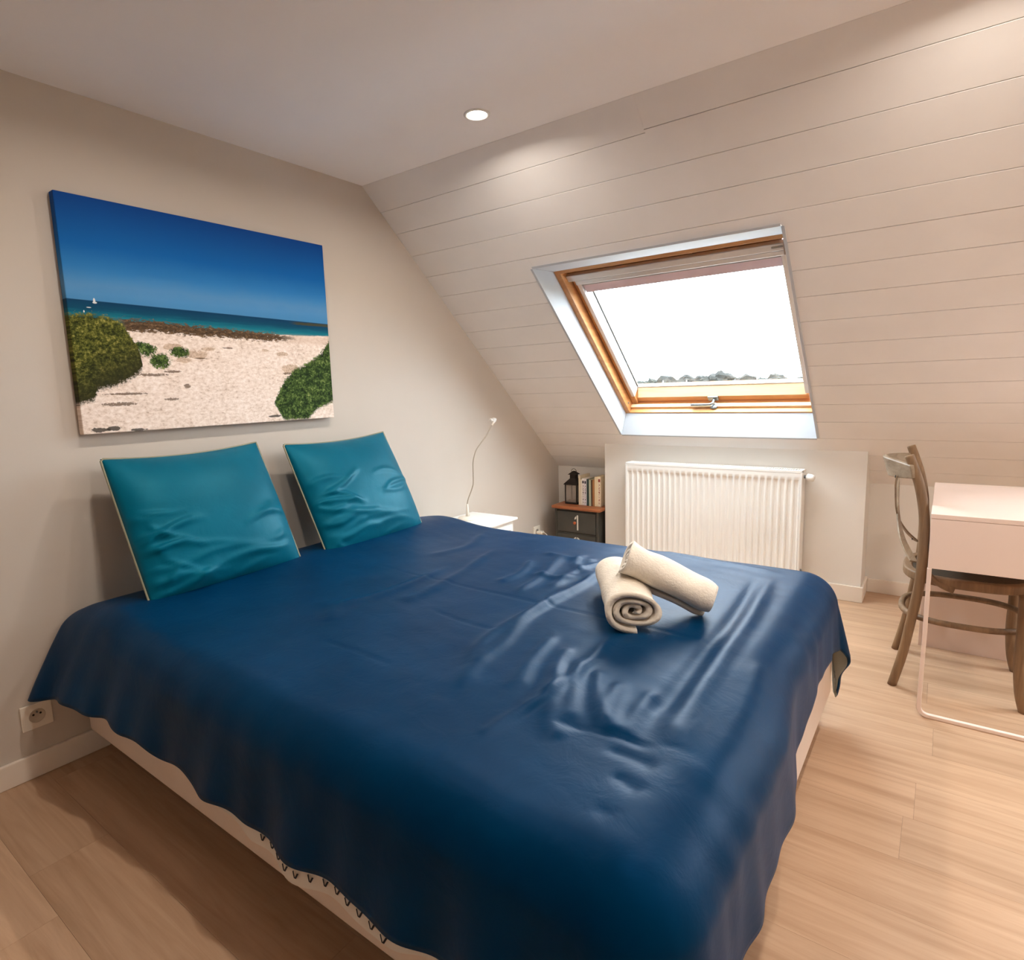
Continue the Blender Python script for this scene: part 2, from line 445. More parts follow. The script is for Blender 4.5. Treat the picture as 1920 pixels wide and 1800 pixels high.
def skylight(wn, off):
    WXA, WXB = WX0 + off, WX1 + off
    # white splayed reveal of the skylight
    FX0, FX1, FS0, FS1, FD = 0.667 + off, 1.713 + off, 0.735, 1.865, 0.110
    tr = thing('trim_%d' % wn, S(WXA, WS0, 0), kind='structure')
    def quadboard(p, q, out, th=0.012):
        # p: two points on the board face, q: two points at the window frame, thickened outwards
        out = Vector(out) * th
        return MB().hexa([p[0], p[1], q[1], q[0], p[0] + out, p[1] + out, q[1] + out, q[0] + out])
    L = -0.006   # the lining stands a little proud of the boards
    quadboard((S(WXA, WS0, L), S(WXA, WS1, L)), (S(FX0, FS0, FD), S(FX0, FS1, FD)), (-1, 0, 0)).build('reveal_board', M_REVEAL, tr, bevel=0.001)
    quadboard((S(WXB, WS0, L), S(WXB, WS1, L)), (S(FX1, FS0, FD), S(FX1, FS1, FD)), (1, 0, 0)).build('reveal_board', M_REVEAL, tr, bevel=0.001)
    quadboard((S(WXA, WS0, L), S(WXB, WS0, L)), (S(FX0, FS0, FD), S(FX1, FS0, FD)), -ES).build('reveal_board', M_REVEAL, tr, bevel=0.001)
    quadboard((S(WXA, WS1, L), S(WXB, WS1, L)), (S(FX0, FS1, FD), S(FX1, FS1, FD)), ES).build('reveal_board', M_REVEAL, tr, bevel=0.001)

    # skylight: pine frame, sash, glass, blind, handle
    win = thing('window_%d' % wn, S(FX0, FS1, FD), kind='structure')
    def sb(name, mat, x0, x1, s0, s1, d0, d1, bev=0.002, par=None):
        return MB().sbox(x0, x1, s0, s1, d0, d1).build(name, mat, par or win, bevel=bev)
    sb('frame_bar', M_PINE_S, FX0 - 0.03, FX0 + 0.028, FS0 - 0.02, FS1 + 0.02, FD, 0.27)
    sb('frame_bar', M_PINE_S, FX1 + 0.014, FX1 + 0.05, FS0 - 0.02, FS1 + 0.02, FD, 0.27)
    sb('frame_bar', M_PINE, FX0 + 0.028, FX1 + 0.014, FS0 - 0.02, FS0 + 0.02, FD, 0.27)
    sb('frame_bar', M_PINE, FX0 + 0.028, FX1 + 0.014, FS1 - 0.008, FS1 + 0.03, FD, 0.27)
    sb('frame_ledge', M_PINE_L, FX0 + 0.028, FX1 - 0.002, FS1 - 0.022, FS1 - 0.008, 0.142, 0.165, 0.001)
    GX0, GX1, GS0, GS1 = 0.737 + off, 1.684 + off, 0.940, 1.765     # visible glass
    sb('sash_bar', M_PINE_S, FX0 + 0.032, GX0 - 0.004, FS0 + 0.03, FS1 - 0.02, 0.172, 0.262)
    sb('sash_bar', M_PINE_S, GX1 + 0.019, FX1 + 0.012, FS0 + 0.03, FS1 - 0.02, 0.172, 0.262)
    sb('sash_bar', M_PINE, GX0 - 0.004, GX1 + 0.004, FS0 + 0.03, GS0, 0.185, 0.262)
    # lower sash bar: darker front face, pale sloping upper face
    m = MB(); c = [(1.845, 0.262), (1.845, 0.19), (1.808, 0.19), (1.765, 0.232), (1.765, 0.262)]
    vs = [S(GX0 - 0.004, a, b) for a, b in c] + [S(GX1 + 0.004, a, b) for a, b in c]
    m.add(vs, [tuple(range(5)), tuple(range(5, 10))[::-1]] + [(i, (i + 1) % 5, 5 + (i + 1) % 5, 5 + i) for i in range(5)])
    m.build('sash_bar', M_PINE, win)
    m = MB(); c = [(1.8085, 0.1885), (1.7655, 0.2305), (1.7645, 0.236), (1.811, 0.192)]
    vs = [S(GX0 + 0.006, a, b) for a, b in c] + [S(GX1 - 0.006, a, b) for a, b in c]
    m.add(vs, [(0, 1, 2, 3), (7, 6, 5, 4)] + [(i, (i + 1) % 4, 4 + (i + 1) % 4, 4 + i) for i in range(4)])
    tag(m.build('glazing_bead', M_PINE_L, win), 'pale lower glazing bead')
    sb('pane', M_GLASS, GX0 - 0.004, GX1 + 0.004, GS0 - 0.02, GS1 + 0.01, 0.240, 0.248, 0)
    for x0, x1 in ((GX0 - 0.018, GX0 + 0.004), (GX1 - 0.004, GX1 + 0.018)):
        sb('blind_rail', M_ALU, x0, x1, 0.86, GS1 + 0.005, 0.163, 0.2385, 0.0015)
        sb('glazing_seal', M_DARK, min(max(x0, GX0 + 0.0045), GX1 - 0.0085), min(max(x0, GX0 + 0.0045), GX1 - 0.0085) + 0.004, 0.93, GS1 - 0.006, 0.2325, 0.2385, 0)
    sb('glazing_seal', M_ALU, GX0 + 0.005, GX1 - 0.005, GS1 - 0.008, GS1 + 0.0, 0.231, 0.2385, 0.001)
    cas = sb('blind_cassette', M_ALU, GX0 - 0.05, GX1 + 0.018, 0.800, 0.838, 0.142, 0.166, 0.004)
    sb('front_rib', M_ALU, GX0 - 0.016, GX1 + 0.016, 0.840, 0.872, 0.150, 0.183, 0.005, cas)
    tag(sb('end_mark', M_PLATE_SLOT, GX1 - 0.03, GX1 + 0.015, 0.812, 0.822, 0.1408, 0.1422, 0, cas), 'small grey type plate')
    sb('slot_shade_strip', M_PLATE_SLOT, GX0 + 0.006, GX1 - 0.006, 0.8725, 0.890, 0.168, 0.176, 0.001)  # grey strip paints the dark slot between cassette and fabric
    sb('blind_fabric', M_FABRIC, GX0 + 0.006, GX1 - 0.006, 0.886, GS0 + 0.004, 0.1765, 0.1805, 0.001)
    for xx in (0.95 + off, 1.32 + off): sb('clip', M_PINE_S, xx, xx + 0.012, FS0 + 0.02, FS0 + 0.055, 0.15, 0.172, 0.001)
    for p in ((FX0 + 0.028, 1.80, 0.14), (FX0 + 0.029, 1.79, 0.19)):
        MB().lathe([(0.006, 0), (0.006, 0.002), (0.003, 0.004)], S(*p), (1, 0, 0), 12).build('hinge_screw', M_STEEL, win)
    hx, hs = 1.195 + off, 1.828
    hd = MB().sbox(hx - 0.03, hx + 0.03, hs - 0.02, hs + 0.014, 0.180, 0.1905).build('handle_plate', M_STEEL, win, bevel=0.004)
    MB().tube(smooth_path([S(hx + 0.004, hs, 0.182), S(hx + 0.004, hs, 0.160), S(hx - 0.008, hs, 0.146), S(hx - 0.04, hs, 0.143), S(hx - 0.12, hs, 0.143)], 6), 0.0075, 12).build('lever', M_STEEL, hd)
    MB().lathe([(0.021, 0), (0.024, 0.006), (0.020, 0.012), (0.006, 0.015)], S(hx + 0.006, FS1 - 0.008, 0.150), -ES, 20).build('catch_plate', M_STEEL, win)
for wn_, off_ in enumerate(OFFS): skylight(wn_ + 1, off_)

# ------------------------------------------------------------------ recessed ceiling lamps
lights = [(0.87, -0.36), (0.87, -1.30), (2.31, -0.36), (2.31, -1.30), (3.75, -0.36), (3.75, -1.30)]  # last two are added out of view to brighten the right side
lab = ['lit recessed spotlight in the ceiling near the sloping boards, above the bed',
       'lit recessed ceiling spotlight cut by the top edge, above the beach picture side',
       'recessed ceiling spotlight above the chair, lighting the top right sloping boards',
       'recessed ceiling spotlight above the foot of the bed, out of the picture',
       'added unseen recessed ceiling spotlight beyond the desk near the sloping boards, out of the picture',
       'added unseen recessed ceiling spotlight right of the camera, out of the picture']
for i, (lx, ly) in enumerate(lights):
    o = thing('ceiling_spotlight', (lx, ly, H), lab[i], 'ceiling light', 'recessed ceiling spotlights')
    MB().lathe([(0.047, 0.0), (0.047, -0.002), (0.043, -0.004), (0.037, -0.004), (0.036, 0.0)], (lx, ly, H), (0, 0, 1), 32).build('bezel', M_WHITE, o)
    MB().lathe([(0.0, -0.0022), (0.025, -0.0022), (0.0355, -0.0008)], (lx, ly, H), (0, 0, 1), 32).build('lens', M_LENS, o)
    ld = bpy.data.lights.new('spot_bulb', 'AREA'); ld.shape = 'DISK'; ld.size = 0.06
    ld.energy = LAMP_WATTS; ld.color = LAMP_COLOR; ld.spread = math.radians(168)
    lo = bpy.data.objects.new('spot_bulb', ld); COL.objects.link(lo); lo.parent = o; lo.location = (0, 0, -0.006)

# ================================================================== BED
BY0, BY1, BXF = -1.51, 0.09, 2.004
bed = thing('bed', (1.0, -0.71, 0), 'cream upholstered double bed base and mattress under the navy duvet', 'bed')
MB().box(0.02, BXF, BY0, BY1, 0.088, 0.30).build('base', M_BASE, bed, bevel=0.012, seg=3)
MB().box(0.025, BXF - 0.03, BY0 + 0.02, BY1 - 0.02, 0.301, 0.508).build('mattress', M_SHEET, bed, bevel=0.05, seg=4)
for lx in (0.14, BXF - 0.16):
    for ly in (BY0 + 0.25, BY1 - 0.25):
        MB().lathe([(0.022, 0), (0.026, 0.01), (0.03, 0.088)], (lx, ly, 0), (0, 0, 1), 16).build('leg', M_IRON, bed)

# duvet: cloth surface laid over the bed, with built folds
creases = [
 # polyline on the bed top, height, width
 ([(1.841, -0.128), (1.869, -0.497), (1.877, -0.774), (1.887, -1.012), (1.894, -1.125), (1.912, -1.214)], 0.013, 0.022),
 ([(1.800, -0.15), (1.828, -0.497), (1.836, -0.774), (1.846, -1.012), (1.85, -1.125)], -0.011, 0.02),
 ([(1.337, -0.319), (1.346, -0.514), (1.338, -0.749), (1.338, -0.952), (1.359, -1.068), (1.407, -1.151)], 0.013, 0.018),
 ([(1.321, -0.546), (1.347, -0.824), (1.395, -1.02), (1.42, -1.181), (1.47, -1.249)], 0.009, 0.018),
 ([(0.82, -0.586), (0.846, -0.765), (0.844, -0.935), (0.815, -1.074), (0.888, -1.163)], 0.010, 0.022),
 ([(0.835, -0.301), (0.908, -0.575), (0.95, -0.805), (0.947, -0.934)], 0.008, 0.02),
 ([(1.578, -1.04), (1.636, -1.163), (1.689, -1.261), (1.732, -1.302)], 0.009, 0.018),
 ([(1.603, -0.988), (1.672, -1.139), (1.717, -1.243)], 0.008, 0.016),
 ([(1.67, -1.015), (1.723, -1.134), (1.781, -1.224)], 0.009, 0.016),
 ([(1.732, -1.04), (1.763, -1.162), (1.803, -1.232)], 0.010, 0.018),
 ([(1.808, -1.033), (1.815, -1.144), (1.83, -1.235)], 0.007, 0.016),
 ([(1.55, -0.95), (1.58, -1.06), (1.64, -1.2)], 0.008, 0.018),
 ([(1.48, -0.9), (1.51, -1.06), (1.56, -1.2)], 0.008, 0.018),
 ([(1.643, -1.187), (1.611, -1.288), (1.606, -1.375)], 0.006, 0.012),
 ([(1.614, -0.821), (1.632, -1.04), (1.631, -1.166), (1.618, -1.257)], 0.008, 0.014),
 ([(1.819, -1.277), (1.863, -1.277), (1.909, -1.286)], -0.005, 0.012),
 ([(1.859, -1.338), (1.912, -1.355)], -0.005, 0.012),
 ([(1.871, -1.424), (1.9, -1.434)], -0.003, 0.010),
 ([(0.575, -0.688), (0.885, -0.705), (1.185, -0.71), (1.513, -0.72), (1.858, -0.728)], -0.003, 0.006),
 ([(0.967, -1.255), (1.096, -1.246), (1.244, -1.257)], -0.003, 0.006),
 ([(1.058, -0.923), (1.213, -0.946), (1.338, -0.952)], -0.003, 0.006),
 ([(1.679, -1.268), (1.799, -1.235), (1.878, -1.237)], -0.004, 0.006),
 ([(1.039, -0.232), (1.157, -0.257), (1.267, -0.236)], 0.009, 0.02),
 ([(1.141, -0.475), (1.26, -0.478), (1.337, -0.395)], 0.008, 0.018),
 ([(1.208, -0.68), (1.176, -0.454), (1.109, -0.239)], 0.009, 0.018),
 ([(1.29, -0.25), (1.26, -0.40), (1.28, -0.6)], 0.009, 0.016),
 ([(1.05, -0.35), (1.10, -0.5), (1.09, -0.62)], 0.008, 0.016),
 ([(1.18, -0.18), (1.22, -0.32), (1.34, -0.40)], 0.008, 0.015),
 ([(1.958, -0.759), (1.969, -0.884), (1.98, -1.136), (1.975, -1.278)], 0.007, 0.018),
 ([(0.62, -0.10), (0.70, -0.30), (0.66, -0.5)], 0.006, 0.02),
 ([(1.40, 0.03), (1.62, -0.01), (1.85, -0.05)], 0.006, 0.014),
]
def fbm(x, y, sc, seed, octv=3):
    r = np.random.default_rng(seed); out = np.zeros_like(x); amp = 1.0
    for o_ in range(octv):
        for _ in range(5):
            a = r.uniform(0, 2 * np.pi); ph = r.uniform(0, 2 * np.pi); k = sc * (2 ** o_) * r.uniform(0.7, 1.4)
            out += amp * np.sin(k * (x * np.cos(a) + y * np.sin(a)) + ph)
        amp *= 0.5
    return out / 6.0
def seg_dist(px, py, poly):
    best = np.full(px.shape, 1e9); tt = np.zeros(px.shape); tot = len(poly) - 1
    for i in range(tot):
        ax, ay = poly[i]; bx, by = poly[i + 1]; dx, dy = bx - ax, by - ay; l2 = dx * dx + dy * dy
        t = np.clip(((px - ax) * dx + (py - ay) * dy) / l2, 0, 1)
        d = np.hypot(px - ax - t * dx, py - ay - t * dy)
        k = d < best; best = np.where(k, d, best); tt = np.where(k, (i + t) / tot, tt)
    return best, tt
def refine(poly):
    return [(p.x, p.y) for p in smooth_path([(a, b, 0) for a, b in poly], 4)]
DX1, DY0, DY1, DZ = 1.912, -1.46, 0.0, 0.535
RAD = 0.11
def duvet_surface(ns, nt, s0=0.035, len_foot=0.315, len_near=0.285, len_far=0.32):
    s = np.linspace(s0, DX1 + len_foot, ns); t = np.linspace(DY0 - len_near, DY1 + len_far, nt)
    Sg, Tg = np.meshgrid(s, t, indexing='ij')
    return drape(Sg, Tg)
def hem_gain(x):      # waves of the near hem: multiplies the overhang
    xs = [0.0, 0.06, 0.2, 0.43, 0.6, 0.75, 0.9, 1.0, 1.13, 1.3, 1.5, 1.8, 2.0, 2.4]
    ys = [1.25, 1.22, 1.10, 1.04, 1.02, 1.06, 1.09, 1.10, 1.12, 1.12, 1.12, 1.14, 1.14, 1.14]
    g = np.interp(x, xs, ys)
    return g + 0.03 * np.sin(x * 34 + 1.0) * np.exp(-((x - 0.75) / 0.3) ** 2) + 0.012 * np.sin(x * 21)
def drape(Sg, Tg, lift=0.0):
    ox = np.maximum(0, Sg - DX1)
    near = Tg < DY0; oy = np.where(near, DY0 - Tg, np.maximum(0, Tg - DY1))
    oyg = np.where(near, oy * (1 + (hem_gain(Sg) - 1) * np.clip(oy / 0.3, 0, 1)), oy)
    # the foot edge is drawn up a little beyond the middle of the bed
    ox = ox * (1 - 0.13 * np.exp(-((Tg + 0.33) / 0.28) ** 4) * np.clip(ox / 0.25, 0, 1))
    p = 1.35
    d = (ox ** p + oyg ** p) ** (1 / p)
    ang = np.arctan2(oyg, ox + 1e-9)          # 0 at the foot side, pi/2 at the long sides
    ex, ey = np.cos(ang), np.sin(ang) * np.where(near, -1, 1)
    side = np.clip(ang / (np.pi / 2), 0, 1)
    pn = 64 + 16 * np.clip((Sg - 0.15) / 0.7, 0, 1)
    pm = np.where(near, np.radians(86 + (pn - 86) * side), np.radians(86 + (80 - 86) * side))
    r = RAD
    arc = np.minimum(d, r * pm)
    phi = arc / r
    rest = np.maximum(0, d - r * pm)
    out = r * np.sin(phi) + rest * np.cos(pm)
    down = r * (1 - np.cos(phi)) + rest * np.sin(pm)
    # hanging folds grow towards the hem
    par = np.where(side > 0.5, Sg, Tg)
    g = np.clip(rest / 0.18, 0, 1)
    out = out + g * (0.008 * np.sin(par * 21 + 0.7 + 1.5 * np.sin(par * 4)) + 0.004 * np.sin(par * 41 + 2.1 + 3 * side)) * np.where(near, 1.0, 0.6)
    corner = np.sin(2 * ang)
    fl = np.clip((-0.65 - Tg) / 0.35, 0, 1); out = out + (1 - side) * np.clip(d / 0.15, 0, 1) * 0.035 * fl * fl * (3 - 2 * fl)
    out = out + g * corner * 0.03 * np.sin(ang * 6.0 + 0.4) + g * corner * np.where(near, 0.012, 0.03)
    down = np.minimum(down, DZ - 0.05)
    bx = np.minimum(Sg, DX1); byy = np.clip(Tg, DY0, DY1)
    X = bx + ex * out; Y = byy + ey * out; Z = DZ - down
    # loft and folds on the top
    ontop = np.exp(-(d / 0.12) ** 2)
    hump = 0.030 * np.exp(-((Sg - 0.30) / 0.16) ** 2) - 0.03 * np.exp(-(Sg / 0.07) ** 2)
    h = 0.004 * fbm(Sg, Tg, 6, 3) + 0.0022 * fbm(Sg, Tg, 20, 5)
    for poly, a, w in creases:
        dd, tt = seg_dist(Sg, Tg, refine(poly))
        w2 = 1.15 * w * (0.7 + 0.6 * tt)
        h = h + 0.85 * a * np.exp(-(dd / w2) ** 2) * np.clip(np.minimum(tt, 1 - tt) * 6 + 0.15, 0, 1)
    Z = Z + (h + hump) * np.clip(ontop, 0, 1)
    # gentle vertical pulls on the foot and near sides
    pull = np.clip(d / 0.10, 0, 1) * (1 - 0.4 * g)
    amp = 0.0018 * np.sin(Tg * 44 + 6 * np.sin(Tg * 5 + 1)) * (0.5 + 0.5 * np.sin(Tg * 9)) * np.exp(-(side / 0.4) ** 2) + 0.002 * np.sin(Sg * 47 + 2 * np.sin(Sg * 5)) * np.clip(side - 0.6, 0, 1)
    X = X + ex * (amp * pull + lift); Y = Y + ey * (amp * pull + lift)
    # slack diagonal folds near the far foot corner
    return X, Y, Z
ns, nt = 250, 230
X, Y, Z = duvet_surface(ns, nt)
dv = MB()
vs = np.stack([X, Y, Z], -1).reshape(-1, 3)
idx = np.arange(ns * nt).reshape(ns, nt)
fs = np.stack([idx[:-1, :-1], idx[1:, :-1], idx[1:, 1:], idx[:-1, 1:]], -1).reshape(-1, 4)
me = bpy.data.meshes.new('duvet'); me.from_pydata((vs - np.array([1.0, -0.71, 0.5])).tolist(), [], fs.tolist())
me.polygons.foreach_set('use_smooth', [True] * len(fs)); me.materials.append(M_DUVET); me.materials.append(M_LINING); me.update()
duvet = bpy.data.objects.new('duvet', me); COL.objects.link(duvet); duvet.location = (1.0, -0.71, 0.5)
so = duvet.modifiers.new('thickness', 'SOLIDIFY'); so.thickness = 0.010; so.offset = -1; so.material_offset = 1; so.material_offset_rim = 0
tag(duvet, 'navy blue satin duvet with creases spread over the double bed', 'duvet')

# white printed border of the lining that shows below the near hem
xs = np.linspace(1.02, 2.02, 90)
P = []
for x in xs:
    e = 0.024 * min(1, (x - 1.02) / 0.12) * (1 - 0.85 * min(1, max(0, (x - 1.50) / 0.12)))
    ox = max(0.0, x - DX1)
    col = []
    for tt in (-0.19, -0.24, -0.285, -0.296 - e):
        a, b, c_ = drape(np.array([[x]]), np.array([[DY0 + tt]]), -0.013)
        col.append((float(a[0, 0]), float(b[0, 0]), float(c_[0, 0])))
    P.append(col)
bord = MB().grid(P).build('lining_border', M_SHEET, duvet)
tag(bord, 'white lining border with dark V stitches')
for i in range(12):
    x = 1.175 + i * 0.0345
    a, b, c_ = drape(np.array([[x]]), np.array([[DY0 - 0.303]]), -0.0115)
    q = Vector((float(a[0, 0]), float(b[0, 0]) - 0.0012, float(c_[0, 0]) + 0.006))
    st = MB().strip([q + Vector((-0.0072, 0, 0.003)), q + Vector((-0.0016, -0.002, -0.0075)), q + Vector((0.0016, -0.002, -0.0075)), q + Vector((0.0072, 0, 0.003))], (0, -0.3, 1), 0.0035, 0.0015)
    st.build('stitch', M_STITCH, bord)

# ------------------------------------------------------------------ scatter cushions
def cushion(name, y0, y1, seed, label, tilt=0.0, drop=0.0):
    xb, zb, xt, ztop = 0.315, 0.548, 0.085, 1.000
    up_ = Vector((xt - xb, 0, ztop - zb)); hgt = up_.length; up_.normalize()
    wid = Vector((0, 1, 0)); nrm = wid.cross(up_).normalized()
    if nrm.x < 0: nrm = -nrm
    cen = Vector(((xb + xt) / 2, (y0 + y1) / 2, (zb + ztop) / 2 - drop))
    rt = Matrix.Rotation(tilt, 3, nrm); up_ = rt @ up_; wid = rt @ wid
    W, Hh = (y1 - y0) / 2, hgt / 2
    o = thing(name, (cen.x, cen.y, zb), label, 'cushion', 'teal cushions against the wall')
    n = 70
    u = np.linspace(-1, 1, n); U, V = np.meshgrid(u, u, indexing='ij')
    th = 0.078 * np.clip(1 - np.abs(U) ** 2.6, 0, 1) ** 0.55 * np.clip(1 - np.abs(V) ** 2.6, 0, 1) ** 0.55
    th = th * (1 - 0.12 * V)
    pinch = 1 - 0.05 * (1 - U ** 2) * (np.abs(V) ** 3); pinch2 = 1 - 0.05 * (1 - V ** 2) * (np.abs(U) ** 3)
    r = np.random.default_rng(seed)
    wr_ = np.zeros_like(U)
    for k in range(22):     # creases fan out from the lower corners and the left edge
        side = -1 if r.random() < 0.72 else 1
        px, py = side * r.uniform(0.8, 1.05), r.uniform(-1.0, 0.25)
        a = r.uniform(-0.55, 0.35); ln = r.uniform(0.35, 0.95); w = r.uniform(0.03, 0.06)
        dx, dy = -side * math.cos(a), math.sin(a)
        al = (U - px) * dx + (V - py) * dy; ac = -(U - px) * dy + (V - py) * dx + 0.12 * np.sin(al * 4 + k)
        wr_ += r.uniform(0.005, 0.011) * np.exp(-(ac / w) ** 2) * np.clip(al / 0.12, 0, 1) * np.clip((ln - al) / 0.3, 0, 1)
    for k in range(4):
        cy = -0.95 + 0.14 * k
        wr_ += 0.005 * np.exp(-((V - cy - 0.1 * np.sin(U * 3 + k)) / 0.04) ** 2) * np.exp(-((U - 0.2 * math.sin(k * 2)) / 0.6) ** 2)
    wr_ *= np.clip((1 - np.abs(U)) / 0.08, 0, 1) * np.clip((1 - np.abs(V)) / 0.08, 0, 1)
    sagy = -0.018 * (1 - U ** 2) * np.clip(V, 0, 1)
    def pt(i, j, sgn):
        h_ = th[i, j] * (1.0 if sgn > 0 else 0.75) + (wr_[i, j] if sgn > 0 else 0)
        return cen + wid * float(U[i, j] * W * pinch[i, j]) + up_ * float(V[i, j] * Hh * pinch2[i, j] + sagy[i, j]) + nrm * float(sgn * h_)
    m = MB()
    m.grid([[pt(i, j, 1) for j in range(n)] for i in range(n)])
    m.grid([[pt(i, j, -1) for j in range(n)] for i in range(n)])
    m.build('cover', M_TEAL, o)
    ring = [pt(i, 0, 1) for i in range(n)] + [pt(n - 1, j, 1) for j in range(1, n)] + [pt(i, n - 1, 1) for i in range(n - 2, -1, -1)] + [pt(0, j, 1) for j in range(n - 2, 0, -1)]
    MB().tube(ring[::2], 0.0036, 6, closed=True).build('piping', M_PIPING, o)
cushion('scatter_cushion', -1.400, -0.842, 11, 'teal satin cushion nearest the camera, leaning below the beach picture', 0.012)
cushion('scatter_cushion', -0.722, -0.160, 23, 'teal satin cushion leaning beside the white bedside table', 0.02, 0.012)

# ------------------------------------------------------------------ rolled towels
def roll_towel(label, A, B, rx, rz, mat, seed, flare=0.0):
    A, B = Vector(A), Vector(B); ax = (B - A); ln = ax.length; ax.normalize()
    sidev = ax.cross(Vector((0, 0, 1))).normalized(); upv = sidev.cross(ax).normalized()
    o = thing('rolled_towel', ((A + B) / 2), label, 'towel', 'rolled bath towels on the bed')
    r = np.random.default_rng(seed)
    turns = 3.1; k = 150; nl = 26
    ph = r.uniform(0, 6, 6)
    def ring(theta, rho, l):
        # squashed spiral; gentle lumps along the length
        lump = 1 + 0.035 * math.sin(l * 9 + ph[0] + math.cos(theta) * 1.5) + 0.02 * math.sin(3 * theta + ph[1] + l * 5)
        fl_ = 1 + flare * max(0.0, 1 - l / 0.2) ** 2 - 0.05 * math.exp(-((l - 0.2) / 0.1) ** 2) - 0.16 * max(0.0, (l - 0.86) / 0.14) ** 2
        c = A + ax * (l * ln)
        return c + sidev * (math.cos(theta) * rho * rx * lump * fl_) + upv * (math.sin(theta) * rho * rz * lump * fl_)
    P = []; Q = []
    thick = 0.205
    for i in range(k + 1):
        f = i / k; theta = -1.5 - f * turns * 2 * math.pi
        rho = 1.0 - 0.86 * f ** 0.9
        wob = 1 + 0.05 * math.sin(theta * 2.3 + ph[2])
        e = 0.0 + 0.012 * math.sin(theta * 3 + ph[3]) + 0.03 * f
        P.append([ring(theta, rho * wob, e + (1 - e - 0.01 * math.sin(theta * 2)) * j / nl) for j in range(nl + 1)])
        Q.append([ring(theta, max(0.02, (rho - thick * (1 - 0.35 * f)) * wob), e + (1 - e - 0.01 * math.sin(theta * 2)) * j / nl) for j in range(nl + 1)])
    m = MB(); m.grid(P); m.grid(Q)
    m.grid([[P[i][0], Q[i][0]] for i in range(k + 1)]); m.grid([[P[i][nl], Q[i][nl]] for i in range(k + 1)])
    m.grid([[P[0][j], Q[0][j]] for j in range(nl + 1)])
    m.build('towel_roll', mat, o)
    return o
roll_towel('beige rolled towel lying flat with its spiral end towards the camera', (1.655, -0.785, 0.597), (1.455, -0.455, 0.597), 0.086, 0.056, M_TOWEL, 2, 0.04)
roll_towel('beige rolled towel resting across the other towel, nearer the radiator', (1.562, -0.640, 0.694), (1.778, -0.553, 0.582), 0.071, 0.060, M_TOWEL2, 5, 0.16)

